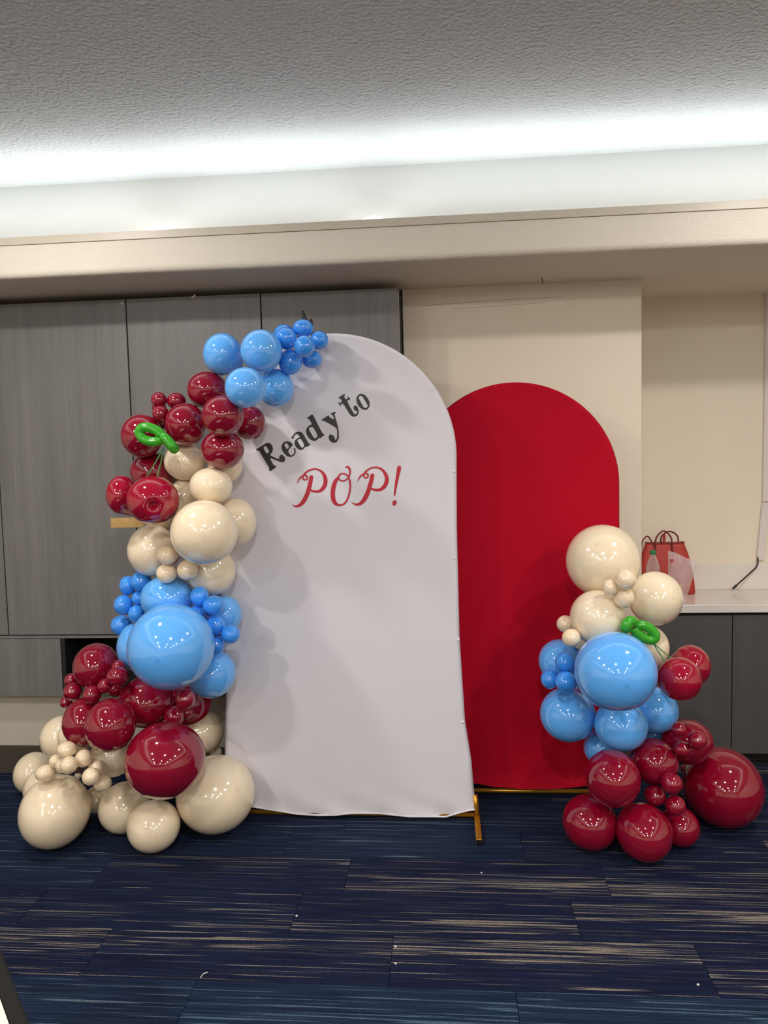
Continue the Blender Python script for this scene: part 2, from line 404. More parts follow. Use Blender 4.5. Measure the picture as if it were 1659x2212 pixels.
cove_strip('cove light strip along the end wall beyond the counter', (TX1+.105, (TY0+Y_FASCIA)/2), Y_FASCIA-TY0-.1, 'y', -1)
M_LENS = emit('downlight_lens', DOWN_COL, 8.0)
def downlight(x, y, k):
    root = empty('downlight', (x, y, Z_CEIL)); tag(root, 'round recessed downlight in the tray ceiling', 'light', 'ceiling downlights')
    lathe('bezel', [(.092, 0), (.092, -.004), (.112, -.006), (.118, -.001), (.118, 0)], M_WPLAST, root, 24)
    lathe('lens', [(.0005, -.002), (.092, -.002)], M_LENS, root, 24)
    la = bpy.data.lights.new('downlight_lamp', 'AREA'); la.shape = 'DISK'; la.size = .18; la.energy = DOWN_POWER*k; la.color = DOWN_COL
    la.spread = math.radians(180)
    lo = link(bpy.data.objects.new('downlight_lamp', la)); lo.parent = root; lo.location = (0, 0, -.008)
for (x, y, k) in ((-1.75, 2.33, .5), (1.62, 2.33, .5), (-2.3, .45, .8), (2.3, .5, .8), (0, .2, .8), (-2.3, -1.5, .8), (2.3, -1.5, .8), (0, -2.4, .8), (-2.3, -3.4, .8), (2.3, -3.4, .8), (0, -4.8, .8), (-2.3, -5.4, .8), (2.3, -5.4, .8)):
    downlight(x, y, k)
# two bright lamp heads just clearing the trim
for (xa, za) in ((-1.305, 2.753), (-.302, 2.746)):
    zt = za-ZL
    lr = empty('cove_lamp_head', (xa, 3.45, ZL)); tag(lr, 'bright lamp head glowing just above the trim lip', 'light', 'lamp heads above the trim')
    box('lamp_foot', -.03, .03, -.02, .02, 0.0005, .03, M_WPLAST, lr)
    V, Fc = [], []
    for i in range(9):
        for k in range(36):
            an = 2*math.pi*k/36; t = i/8*math.pi/2
            rr = math.cos(t)*(1+.05*math.cos(9*an))
            V.append((.1*rr*math.cos(an), .03*rr*math.sin(an), .03+(zt-.03)*math.sin(t)))
    for i in range(8):
        for k in range(36):
            k2 = (k+1) % 36; Fc.append((i*36+k, i*36+k2, (i+1)*36+k2, (i+1)*36+k))
    mesh_obj('diffuser', V, Fc, emit('lamp_head_diffuser', (1, 1, 1), 1.6), lr, True)

# small marks on the structure: peeled paint and a bent nail
for k in range(14):
    px, py = 1446+random.uniform(0, 54), 712+random.uniform(-6, 8)
    if k < 5: px, py = 1470+k*7, 726+k*.6
    p = on_y(px, py, Y_NICHE-.0015)
    V = []; rr = random.uniform(.002, .006)
    for a_ in range(6):
        an = a_*math.pi/3; s_ = random.uniform(.5, 1.2)
        V.append((p[0]+rr*1.5*s_*math.cos(an), p[1]-.0004*random.random(), p[2]+rr*.6*s_*math.sin(an)))
    V += [(v[0], Y_NICHE+.0005, v[2]) for v in V]
    mesh_obj('paint_chip', V, [tuple(range(6))]+[(i, (i+1) % 6, 6+(i+1) % 6, 6+i) for i in range(6)], M_COVE, WN)
hk = on_z(1171, 598, Z_SOFFIT)
pl = lathe('plaster_scar', [(.0005, -.004), (.012, -.003), (.028, .001)], M_FASCIA, so, 16, (hk[0], hk[1], Z_SOFFIT))
tube('bent_nail', [(hk[0], hk[1], Z_SOFFIT+.003), (hk[0], hk[1]-.001, Z_SOFFIT-.02), (hk[0]+.004, hk[1]-.004, Z_SOFFIT-.032)], .0022, M_BASEB, so, 8)

for pp in ([(978, 667), (1040, 663), (1120, 658), (1178, 652)], [(905, 661), (1000, 654), (1090, 647), (1215, 641)]):
    tube('scuff_mark', [on_y(x, y, Y_COLUMN-.0002) for x, y in pp], .0007, simple('scuff', srgb(150, 136, 118), .8), WB, 6)

# ================================================================== TALL CUPBOARDS (left)
xs = [-3.7, -3.0, -2.289, -1.572, -.887, -.203]
names = ['tall grey laminate cupboard at the far end, beside the beige filler wall', 'tall grey laminate cupboard second from the beige filler wall', 'tall grey laminate cupboard with plain door above the drawer front',
         'tall grey laminate cupboard behind the burgundy and cream balloons', 'tall grey laminate cupboard next to the beige column, behind the white arch']
for i in range(5):
    x0, x1 = xs[i], xs[i+1]
    root = empty('tall_cupboard', ((x0+x1)/2, Y_DOOR, .773)); tag(root, names[i], 'cupboard', 'tall cupboards along the back wall')
    hw = (x1-x0)/2
    bd = box('cabinet_body', -hw+.001, hw-.001, .022, .60, .002, 1.695, M_DARK, root)
    dz1 = 1.702 if i < 4 else 1.700
    dr = box('door', -hw+.0032, hw-.0032, 0, .019, .004, dz1, M_LAM, root, bevel=.001)
    if i == 4:
        box('edge_band', hw-.0031, hw-.0021, .001, .018, .006, dz1-.01, M_EDGE, dr)
        for zc in (.3, 1.4): box('hinge', hw-.03, hw-.006, .0192, .0225, zc, zc+.05, M_BASEB, dr)
# chips on top edges of the doors
for (px, py) in ((420, 639), (263, 655), (416, 642)):
    p = on_y(px, py, Y_DOOR-.0006)
    par = [o for o in bpy.data.objects if o.name.startswith('tall_cupboard') and abs(o.location.x-p[0]) < .36][0]
    q = [c for c in par.children if c.name.startswith('door')][0]
    ch = box('chipped_edge', p[0]-par.location.x-.005, p[0]-par.location.x+.005, -.0006, .001, p[2]-par.location.z-.006, p[2]-par.location.z+.006, M_EDGE, q)
# low drawer run with an open compartment
low = empty('drawer_cabinet', (-1.6, Y_DOOR, .447)); tag(low, 'low grey drawer cabinet with open black compartment under the tall cupboards', 'cabinet')
def lb(name, x0, x1, y0, y1, z0, z1, mat, par=low, bevel=0.0): return box(name, x0+1.6, x1+1.6, y0, y1, z0, z1, mat, par, bevel)
lb('top_rail', -3.7, -.203, .002, .6, .31, .3235, M_LAM)
lb('bottom_panel', -3.7, -.203, .004, .6, 0.001, .016, M_LAM2)
lb('back_panel', -3.7, -.203, .58, .6, .0165, .3095, M_DARK)
for xd in (-3.688, -2.86, -1.998, -1.05, -.215):
    lb('divider', xd-.009, xd+.009, .003, .5795, .0165, .3095, M_DARK)
lb('drawer', -3.695, -2.864, 0, .019, .002, .3065, M_LAM, bevel=.001)
lb('drawer', -2.858, -2.012, 0, .019, .002, .3065, M_LAM, bevel=.001)
lb('drawer', -1.04, -.206, 0, .019, .002, .3065, M_LAM, bevel=.001)
lb('compartment_lining', -1.988, -1.06, .45, .46, .0165, .3095, M_DARK)
# tape on the door
p0, p1 = on_y(239, 1119, Y_DOOR-.001), on_y(310, 1139, Y_DOOR-.001)
V, Fc = [], []
nn = 24
for i in range(nn+1):
    x = p0[0]+(p1[0]-p0[0])*i/nn
    j0 = random.uniform(-.004, .004) if i in (0,) else 0
    wv = .0008*math.sin(i*1.7)+.0006*math.sin(i*.6+1)
    V += [(x+j0, Y_DOOR-.0012+wv*.5, p0[2]), (x-j0*.5, Y_DOOR-.0018-abs(wv), (p0[2]+p1[2])/2+.003), (x+j0*.3, Y_DOOR-.0012+wv*.5, p1[2]), (x, Y_DOOR-.0003, p1[2]), (x, Y_DOOR-.0003, p0[2])]
for i in range(nn):
    for j in range(5): Fc.append((i*5+j, i*5+(j+1) % 5, (i+1)*5+(j+1) % 5, (i+1)*5+j))
Fc += [(0, 1, 2, 3, 4), tuple(nn*5+j for j in (4, 3, 2, 1, 0))]
tag(mesh_obj('tape_strip', V, Fc, M_TAPE), 'strip of tan tape stuck across the grey cupboard door', 'tape')

# ================================================================== BASE CABINETS AND COUNTER (right)
bx = [1.002, 1.474, 1.974, 2.474, 2.974, 3.474, 3.974]
labs = ['charcoal base cabinet next to the beige column, mostly behind the balloons', 'charcoal base cabinet below the hanging black cable', ]
for i in range(6):
    x0, x1 = bx[i], bx[i+1]; hw = (x1-x0)/2
    root = empty('base_cabinet', ((x0+x1)/2, 3.95, 0)); tag(root, labs[i] if i < 2 else 'charcoal base cabinet further along the white counter', 'cabinet', 'base cabinets under the counter')
    box('cabinet_body', -hw+.001, hw-.001, .021, .42, .056, .805, M_DARK, root)
    box('toe_kick', -hw+.001, hw-.001, .06, .075, 0, .0555, M_DARK, root)
    box('door', -hw+.0022, hw-.0022, 0, .019, .06, .795, M_LAM2, root, bevel=.001)
ct = empty('countertop', (1.002, 3.93, .813)); tag(ct, 'white quartz countertop with backsplash in the niche', 'countertop')
box('counter_slab', 0, 3.19, 0, .444, 0, .043, M_QUARTZ, ct, bevel=.003)
box('backsplash', 0, 3.19, .432, .4445, .0432, .195, M_QUARTZ, ct, bevel=.002)
Z_CT = .8562

# raceway and cable
rw = empty('cable_raceway', (1.79, Y_NICHE, 1.02)); tag(rw, 'white plastic cable raceway running down the niche wall', 'raceway')
def race(name, a0, a1, wd):
    # a slim channel between two points on the wall
    V, Fc = [], []
    for (x, z) in (a0, a1):
        for (dx, dy) in ((0, -.0003), (0, -.014), (.003, -.018), (wd-.003, -.018), (wd, -.014), (wd, -.0003)):
            V.append((x+dx-1.79, dy, z-1.02))
    for j in range(6): Fc.append((j, (j+1) % 6, 6+(j+1) % 6, 6+j))
    Fc += [tuple(range(6))[::-1], tuple(range(6, 12))]
    o = mesh_obj(name, V, Fc, M_WPLAST, rw)
    b2 = bmesh.new(); b2.from_mesh(o.data); bmesh.ops.recalc_face_normals(b2, faces=b2.faces); b2.to_mesh(o.data); b2.free()
race('upper_channel', (1.790, 2.509), (1.785, 1.357), .045)
race('lower_channel', (1.783, 1.350), (1.756, 1.024), .043)
cb = empty('black_cable', (1.757, 4.33, Z_CT)); tag(cb, 'short black cable dangling from the raceway towards the counter', 'cable')
ca = [(1.762, 4.362, 1.045), (1.760, 4.352, 1.012), (1.748, 4.345, .985), (1.72, 4.335, .962), (1.67, 4.315, .925), (1.625, 4.295, .893)]
pts = [np.array(p)-np.array([1.757, 4.33, Z_CT]) for p in catmull(ca, 6)]
tube('cord', pts, .0042, M_BLACK, cb, 10)
e0 = pts[-1]; dv = (pts[-1]-pts[-3]); dv = dv/np.linalg.norm(dv)
tube('plug', [e0, e0+dv*.004, e0+dv*.03, e0+dv*.034], [.0045, .0068, .0068, .0045], M_BLACK, cb, 10)
tube('plug_tip', [e0+dv*.034, e0+dv*.045], .0032, simple('steel', srgb(200, 200, 200), .3, metal=1), cb, 8)

# ================================================================== THINGS ON THE COUNTER
M_LEATHER = simple('red_leather', srgb(176, 52, 40), .5, var=.05, bump=.15, bscale=400)
M_LEATHD = simple('dark_leather_edge', srgb(110, 30, 26), .5)
bag = empty('handbag', (1.222, 4.27, Z_CT)); tag(bag, 'red leather tote bag with thin handles standing on the counter', 'handbag')
V, Fc = [], []
zz = [0, .01, .07, .15, .22, .265, .283]
hwx = [.157, .160, .155, .142, .125, .108, .104]
hwy = [.058, .062, .058, .047, .036, .028, .026]
ns = 40
for z, a_, b_ in zip(zz, hwx, hwy):
    for k in range(ns):
        an = 2*math.pi*k/ns; c, s = math.cos(an), math.sin(an)
        V.append((a_*math.copysign(abs(c)**.35, c), b_*math.copysign(abs(s)**.5, s), z+.004*c*c*(z > .2)))
for i in range(len(zz)-1):
    for k in range(ns): k2 = (k+1) % ns; Fc.append((i*ns+k, i*ns+k2, (i+1)*ns+k2, (i+1)*ns+k))
Fc.append(tuple(range(ns))[::-1])
bo = mesh_obj('bag_body', V, Fc, M_LEATHER, bag, True)
sm = bo.modifiers.new('thick', 'SOLIDIFY'); sm.thickness = .003; sm.offset = -1
rim = [(V[(len(zz)-1)*ns+k]) for k in range(ns)]
tube('rim', rim, .0028, M_LEATHD, bag, 8, closed=True)
for (xa, yb, wx, zt, x_off) in ((-.015, -.034, .045, .355, 0), (-.015, .03, .05, .345, .05)):
    pp = [(xa-wx+x_off*.6, yb, .21), (xa-wx+x_off, yb, .27), (xa-wx*.85+x_off, yb, .32), (xa+x_off, yb, zt), (xa+wx*.85+x_off, yb, .32), (xa+wx+x_off, yb, .27), (xa+wx+.006+x_off, yb, .21)]
    tube('handle', catmull(pp, 6), .0045, M_LEATHD, bag, 8)
pp = [(-.135, -.02, .255), (-.125, -.02, .30), (-.10, -.02, .325), (-.08, -.02, .30), (-.068, -.026, .262)]
tube('shoulder_strap', catmull(pp, 6), .004, M_LEATHD, bag, 8)
box('closure_tab', -.012, .004, -.004, .0, .27, .335, M_LEATHER, bag, .001)
for (x, z) in ((-.063, .255), (-.063, .215)): lathe('stud', [(.0005, -.001), (.004, 0), (.004, .002)], M_GOLD, bag, 10, (x, -.05, z))
# bottle
M_PET, nt, b = new_mat('clear_pet')
b.inputs['Base Color'].default_value = (.86, .86, .86, 1); b.inputs['Roughness'].default_value = .06; b.inputs['Specular IOR Level'].default_value = .9
tr = N(nt, 'ShaderNodeBsdfTransparent'); tr.inputs[0].default_value = (.93, .93, .93, 1)
lw = N(nt, 'ShaderNodeLayerWeight'); lw.inputs['Blend'].default_value = .35
rg = N(nt, 'ShaderNodeMapRange'); rg.inputs['To Min'].default_value = .16; rg.inputs['To Max'].default_value = .75
mxs = N(nt, 'ShaderNodeMixShader'); nt.links.new(lw.outputs['Facing'], rg.inputs['Value']); nt.links.new(rg.outputs['Result'], mxs.inputs['Fac'])
nt.links.new(tr.outputs[0], mxs.inputs[1]); nt.links.new(b.outputs[0], mxs.inputs[2]); nt.links.new(mxs.outputs[0], nt.nodes['Material Output'].inputs['Surface'])
bt = empty('water_bottle', (1.112, 4.10, Z_CT)); tag(bt, 'clear plastic bottle with green cap in front of the red tote bag', 'bottle')
lathe('bottle_body', [(.001, .006), (.026, .001), (.034, .006), (.0355, .02), (.0355, .06), (.034, .075), (.0355, .09), (.0355, .16), (.033, .18), (.026, .205), (.018, .225), (.0135, .237), (.0135, .246)], M_PET, bt, 28)
lathe('cap', [(.0148, .244), (.0155, .246), (.0155, .262), (.014, .265), (.0005, .265)], simple('green_cap', srgb(32, 130, 84), .35), bt, 24)
# clear zip bag with a small tub in it
M_ZIP, nt, b = new_mat('clear_poly_film')
tr = N(nt, 'ShaderNodeBsdfTransparent'); tr.inputs[0].default_value = (.96, .93, .93, 1)
b.inputs['Base Color'].default_value = (.85, .80, .80, 1); b.inputs['Roughness'].default_value = .25
mxs = N(nt, 'ShaderNodeMixShader'); nzz = N(nt, 'ShaderNodeTexNoise'); nzz.inputs['Scale'].default_value = 7
rg = N(nt, 'ShaderNodeMapRange'); rg.inputs['To Min'].default_value = .16; rg.inputs['To Max'].default_value = .40
nt.links.new(nzz.outputs['Fac'], rg.inputs['Value']); nt.links.new(rg.outputs['Result'], mxs.inputs['Fac'])
nt.links.new(tr.outputs[0], mxs.inputs[1]); nt.links.new(b.outputs[0], mxs.inputs[2])
nt.links.new(mxs.outputs[0], nt.nodes['Material Output'].inputs['Surface'])
zb = empty('zip_bag', (1.215, 3.985, Z_CT)); tag(zb, 'crumpled clear plastic bag leaning in front of the red tote bag', 'plastic bag')
quad = [on_y(1443, 1190, 3.99), on_y(1508, 1213, 3.985), np.array([1.243, 3.975, Z_CT+.001]), np.array([1.155, 3.975, Z_CT+.001])]
for sgn, nm in ((-1, 'front_film'), (1, 'back_film')):
    V, Fc = [], []
    for i in range(15):
        for j in range(13):
            u, v = i/14, j/12
            p = (quad[0]*(1-u)+quad[1]*u)*(1-v)+(quad[3]*(1-u)+quad[2]*u)*v
            puff = .030*math.sin(math.pi*u)**.6*(0.15+.85*math.sin(math.pi*min(1, .08+v*.9)))
            p = p+np.array([0, sgn*puff+.004*math.sin(u*9+v*7)*math.sin(v*11)*math.sin(math.pi*u), .004*math.sin(u*7)*(1-v)])
            V.append(p-np.array([1.215, 3.985, Z_CT]))
    for i in range(14):
        for j in range(12): Fc.append((i*13+j, (i+1)*13+j, (i+1)*13+j+1, i*13+j+1))
    mesh_obj(nm, V, Fc, M_ZIP, zb, True)
pl_ = on_y(1451, 1211, 3.955)-np.array([1.215, 3.985, Z_CT])
box('printed_square', pl_[0]-.009, pl_[0]+.009, pl_[1]-.001, pl_[1], pl_[2]-.008, pl_[2]+.008, simple('pink_print', srgb(176, 80, 84), .5), zb)
jar = empty('small_jar', (1.208, 3.98, Z_CT)); tag(jar, 'small jar with yellow top and maroon band inside the clear bag', 'jar')
lathe('jar_body', [(.0005, .004), (.018, .0042), (.019, .008), (.019, .055)], simple('pale_glass', srgb(190, 196, 190), .2), jar, 24)
lathe('band', [(.0192, .05), (.0196, .052), (.0196, .072), (.0192, .074)], simple('maroon_label', srgb(96, 24, 36), .5), jar, 24)
lathe('jar_lid', [(.019, .0745), (.02, .076), (.02, .09), (.017, .094), (.0005, .095)], simple('yellow_lid', srgb(214, 186, 110), .5), jar, 24)

# ================================================================== ARCH BACKDROPS
def arch_cover(root, name, Yc, L_of, R_of, z_spring, z_top, hem_of, mat, rad=.0135, recess=.003, wr=0.0, flick=0.0, NU=56, NV=70, NA=44):
    """stretch cover: grid between two edges, rounded over the frame tube, closed by a mirrored back"""
    us = [0.5-0.5*math.cos(math.pi*i/NU) for i in range(NU+1)]
    us = [0.35*u+0.65*(i/NU) for i, u in enumerate(us)]
    rows_ = []
    for j in range(NV+1): rows_.append(('s', j/NV))
    for j in range(1, NA+1): rows_.append(('a', j/NA*math.pi/2*.9985))
    Ls, Rs = L_of(z_spring), R_of(z_spring); xc, hw = (Ls+Rs)/2, (Rs-Ls)/2; hz = z_top-z_spring
    front, back, faces = [], [], []
    for kind, t in rows_:
        for u in us:
            if kind == 's':
                zl = z_spring*t
                x = L_of(zl)+(R_of(zl)-L_of(zl))*u
                zb = hem_of(x); z = zb+(z_spring-zb)*t
                x = L_of(z)+(R_of(z)-L_of(z))*u
                e = min(x-L_of(z), R_of(z)-x)
            else:
                z = z_spring+hz*math.sin(t); h = hw*math.cos(t)
                x = xc-h+2*h*u
                q = math.hypot((x-xc)/hw, (z-z_spring)/hz); e = max(0, (1-q))*min(hw, hz)
            if e < rad: yo = rad-math.sqrt(max(0, rad*rad-(rad-e)**2))
            else: yo = recess*min(1, (e-rad)/.06)
            yf = Yc-rad+yo; yb = Yc+rad-yo
            if wr and z < .30:
                k = math.exp(-((z-.06)/.05))
                dx = x-L_of(z)
                yf += wr*k*(math.sin(dx*19+z*40)+.6*math.sin(dx*43+2))*min(1, e/.05)
                yf += wr*1.5*math.exp(-dx/.2)*math.sin((z-.06)*150)*math.exp(-(z-.06)/.06)*min(1, e/.05)
            if flick and z < .12: yf -= flick*((.12-z)/.07)**1.5*min(1, e/.03)
            front.append((x-root.location.x, yf-root.location.y, z-root.location.z))
            back.append((x-root.location.x, yb-root.location.y, z-root.location.z))
    W = NU+1; n = len(front)
    for j in range(len(rows_)-1):
        for i in range(NU):
            a = j*W+i
            faces.append((a, a+1, a+1+W, a+W)); faces.append((n+a, n+a+W, n+a+1+W, n+a+1))
    bm = bmesh.new()
    vs_ = [bm.verts.new(v) for v in front+back]
    for f in faces:
        try: bm.faces.new([vs_[i] for i in f])
        except ValueError: pass
    bmesh.ops.remove_doubles(bm, verts=bm.verts, dist=.0004)
    o = bm_obj(name, bm, mat, root, True)
    return o
def pxline(pts, Y, key='z'):
    P = [on_y(x, y, Y) for x, y in pts]
    if key == 'z':
        P.sort(key=lambda p: p[2]); zs = [p[2] for p in P]; xs_ = [p[0] for p in P]
        return lambda z: float(np.interp(z, zs, xs_))
    P.sort(key=lambda p: p[0]); xs_ = [p[0] for p in P]; zs = [p[2] for p in P]
    return lambda x: float(np.interp(x, xs_, zs))
def foot(root, x, y0, y1, s=.0125):
    f = box('foot', x-s, x+s, y0, y1, 0.0005, 2*s, M_GOLD, root, bevel=.002)
    box('end_cap', x-s+.0008, x+s-.0008, y0-.004, y0-.0001, .001, 2*s-.0008, M_BLACK, f, bevel=.001)
    box('end_cap', x-s+.0008, x+s-.0008, y1+.0001, y1+.004, .001, 2*s-.0008, M_BLACK, f, bevel=.001)
def bolt(root, px, py, Y, mat):
    p = on_y(px, py, Y)
    V, Fc = [], []
    for i in range(5):
        t = i/4*math.pi/2
        for k in range(14):
            an = 2*math.pi*k/14; V.append((p[0]-root.location.x+.009*math.cos(t)*math.cos(an), Y-root.location.y-.005*math.sin(t)+.002, p[2]+.009*math.cos(t)*math.sin(an)))
    for i in range(4):
        for k in range(14): k2 = (k+1) % 14; Fc.append((i*14+k, (i+1)*14+k, (i+1)*14+k2, i*14+k2))
    mesh_obj('frame_bolt', V, Fc, mat, root, True)

YW = 3.30
white = empty('arch_backdrop', (-.488, YW, 0)); tag(white, 'tall white fabric arch backdrop lettered Ready to POP on a gold stand', 'backdrop')
R_w = pxline([(986.5, 981), (987, 1140), (993, 1380), (1005, 1560), (1018.6, 1645), (1028, 1749)], 3.285)
L_w = pxline([(456, 985), (470, 1250), (486, 1500), (483, 1625), (484, 1700), (488, 1740)], 3.285)
hem_w = pxline([(484, 1733), (520, 1738), (545, 1743), (590, 1751), (641, 1759.5), (690, 1761.5), (725, 1761), (760, 1758), (823, 1757.8), (885, 1764.5), (963, 1765.5), (989, 1757), (1012, 1751), (1029, 1749)], 3.285, 'x')
cov = arch_cover(white, 'cover', YW, L_w, R_w, 1.66, 2.204, hem_w, M_WHITEFAB, wr=.0035)
hx = np.linspace(L_w(.06)+.004, R_w(.06)-.004, 90)
tube('hem', [(x+.488, -.013-.002*math.sin(x*19), hem_w(x)+.001) for x in hx], .0042, M_WHITEFAB, cov, 8)
tube('base_bar', [(-.53, .006, .024), (.596, .006, .024)], .0098, M_GOLD, white, 16)
for xf in (-.545, .606):
    foot(white, xf, -.215 if xf > 0 else -.035, .215)
    tube('corner_post', [(xf, 0, .024), (xf-math.copysign(.008, xf), 0, .12)], .0112, M_GOLD, white, 14)
tube('screw', [(.51, -.0035, .026), (.51, -.0065, .026)], .0042, simple('chrome_screw', srgb(215, 210, 200), .25, metal=1), white, 10)
for q in ((935, 841), (979.5, 1018), (981, 1205), (989, 1382), (999, 1560), (1020, 1740)): bolt(white, *q, 3.2875, M_WHITEFAB)

YR = 3.56
redb = empty('arch_backdrop', (.327, YR, 0)); tag(redb, 'shorter red fabric arch backdrop standing behind the white arch', 'backdrop')
L_r, R_r = (lambda z: -.158), (lambda z: .812)
hem_r = pxline([(860, 1690), (1000, 1692), (1025, 1694), (1070, 1700), (1180, 1705), (1230, 1702), (1260, 1698), (1340, 1694)], YR-.03, 'x')
covr = arch_cover(redb, 'cover', YR, L_r, R_r, 1.505, 1.99, hem_r, M_REDFAB, wr=.003, flick=.022)
tube('base_bar', [(-.475, .004, .022), (.475, .004, .022)], .0105, M_GOLD, redb, 16)
for xf in (-.487, .487):
    foot(redb, xf, -.19, .19)
    tube('corner_post', [(xf, 0, .024), (xf-math.copysign(.008, xf), 0, .12)], .0112, M_GOLD, redb, 14)
for q in ((1063, 836), (1262, 894), (1331, 1051), (1331, 1076)): bolt(redb, *q, 3.5475, M_REDFAB)

# ---- lettering (vinyl on the white cover)
Y_VINYL = YW-.0135+.003-.0007
def src(pts, ox, oy, s): return [(ox+x/s, oy+y/s) for x, y in pts]
def chaikin(p):
    out = []
    for i in range(len(p)):
        a, b = np.array(p[i]), np.array(p[(i+1) % len(p)]); out += [tuple(a*.8+b*.2), tuple(a*.2+b*.8)]
    return out
def letter(name, loops, mat):
    cu = bpy.data.curves.new(name, 'CURVE'); cu.dimensions = '2D'; cu.fill_mode = 'BOTH'; cu.extrude = .0003
    for lp in loops:
        lp = chaikin(lp); sp = cu.splines.new('POLY'); sp.points.add(len(lp)-1); sp.use_cyclic_u = True
        for k, (x, y) in enumerate(lp):
            p = on_y(x, y, Y_VINYL); sp.points[k].co = (p[0]+.488, p[2], 0, 1)
    tmp = link(bpy.data.objects.new(name+'_curve', cu))
    dg = bpy.context.evaluated_depsgraph_get()
    me = bpy.data.meshes.new_from_object(tmp.evaluated_get(dg))
    bpy.data.objects.remove(tmp); bpy.data.curves.remove(cu)
    for v in me.vertices: x, y, z = v.co; v.co = (x, Y_VINYL-YW-z, y)
    me.materials.clear(); me.materials.append(mat)
    o = link(bpy.data.objects.new(name, me)); o.parent = white
    return o
A = (545, 920, 10.369); B = (680, 840, 12.76)
letter('letter_capital_r', [src([(85,525),(100,515),(260,415),(300,392),(350,375),(400,388),(445,440),(465,510),(455,570),(425,620),(385,655),(600,750),(600,700),(620,660),(660,645),(700,665),(732,710),(738,760),(715,805),(680,818),(620,803),(560,780),(385,710),(485,890),(515,882),(540,905),(530,930),(410,1012),(390,1010),(372,985),(378,965),(388,955),(150,548),(118,558),(95,550)], *A),
    src([(238,480),(308,442),(385,580),(325,628)], *A)], M_VBLACK)
letter('letter_e', [src([(655,470),(665,420),(700,370),(760,340),(830,350),(880,385),(915,420),(795,555),(840,640),(870,663),(905,650),(935,610),(945,560),(925,510),(940,492),(958,500),(975,560),(965,620),(935,665),(890,692),(845,698),(780,680),(710,615),(665,540)], *A),
    src([(715,430),(735,400),(770,378),(830,470),(775,525)], *A)], M_VBLACK)
letter('letter_a', [src([(872,255),(875,242),(905,238),(925,190),(970,145),(1030,125),(1090,135),(1130,165),(1270,405),(1290,390),(1302,405),(1290,430),(1215,475),(1200,470),(1183,460),(1170,495),(1130,530),(1085,540),(1030,525),(975,470),(945,400),(948,345),(975,300),(1020,270),(1070,255),(1030,200),(1000,183),(965,195),(940,230),(915,298),(895,290)], *A),
    src([(1000,320),(1030,300),(1080,280),(1160,410),(1160,450),(1140,480),(1105,498)], *A)], M_VBLACK)
letter('letter_d', [[(662.3,903.2),(674.3,894.7),(676.7,897.2),(697.4,937.8),(700.3,937.8),(701.4,939.8),(691.6,946.8),(689.7,945.6),(687.7,947.5),(683.9,951.3),(679,952.6),(673.3,951.3),(666.5,945.6),(662.2,938.3),(660.7,930.6),(662.2,925.3),(666.5,920.5),(670,918),(674.3,916.9),(667.6,904.9),(664.7,905.2)],
    src([(1258,65),(1290,35),(1340,22),(1370,40),(1462,210),(1450,250),(1395,295)], *A)], M_VBLACK)
letter('letter_y', [src([(180,860),(200,840),(370,730),(395,745),(400,780),(545,855),(500,720),(460,720),(445,690),(460,670),(545,628),(575,640),(572,665),(540,695),(600,900),(640,1050),(660,1200),(662,1350),(640,1420),(590,1475),(530,1492),(460,1475),(400,1410),(378,1330),(395,1275),(440,1253),(500,1275),(545,1330),(565,1420),(600,1380),(618,1300),(615,1180),(600,1075),(245,872),(205,888)], *B)], M_VBLACK)
letter('letter_t', [src([(650,245),(665,230),(815,135),(838,160),(830,185),(805,200),(850,292),(905,265),(905,225),(925,215),(955,240),(978,300),(965,315),(945,300),(885,335),(1090,710),(1140,690),(1170,650),(1175,610),(1130,612),(1085,580),(1065,520),(1080,470),(1120,458),(1165,480),(1195,540),(1212,620),(1200,690),(1160,745),(1100,768),(1040,760),(970,710),(780,400),(715,425),(725,465),(710,480),(690,460),(650,380),(660,360),(680,375),(695,395),(752,355),(705,265),(670,270)], *B)], M_VBLACK)
letter('letter_o', [src([(1145,330),(1150,240),(1190,170),(1260,132),(1330,140),(1410,195),(1480,290),(1517,390),(1510,480),(1470,550),(1410,583),(1340,575),(1260,530),(1190,450)], *B),
    src([(1198,240),(1230,205),(1300,182),(1470,470),(1440,510),(1360,540)], *B)], M_VBLACK)
def stroke(verts, faces, pts, ox, oy, s, cap=False):
    P = catmull([np.array(p, float) for p in pts], 6)
    if cap:
        p0, p1 = P[0], P[1]; d = (p0-p1)[:2]; d = d/np.linalg.norm(d); w0 = p0[2]; pre = []
        for k in range(8):
            a = (1-k/8)*math.pi/2; pre.append(np.array([p0[0]+d[0]*w0*math.sin(a), p0[1]+d[1]*w0*math.sin(a), max(.5, w0*math.cos(a))]))
        P = pre+P
    b0 = len(verts)
    for i, p in enumerate(P):
        a, c = P[max(i-1, 0)], P[min(i+1, len(P)-1)]
        t = (c-a)[:2]; t = t/(np.linalg.norm(t)+1e-9); nrm = np.array([-t[1], t[0]])
        for sg in (1, -1):
            q = p[:2]+sg*nrm*p[2]
            w = on_y(ox+q[0]/s, oy+q[1]/s, Y_VINYL-.0002-.000004*(b0+2*i)); verts.append((w[0]+.488, w[1]-YW, w[2]))
    for i in range(len(P)-1):
        a = b0+2*i; faces.append((a, a+1, a+3, a+2))
C3 = (620, 1000, 11.85); C4 = (740, 1000, 11.85)
V, Fc = [], []
stroke(V, Fc, [(622,365,50),(600,480,52),(570,620,55),(530,760,55),(470,900,55),(400,1010,52),(320,1085,40),(230,1110,27),(170,1095,15),(135,1062,4)], *C3, cap=True)
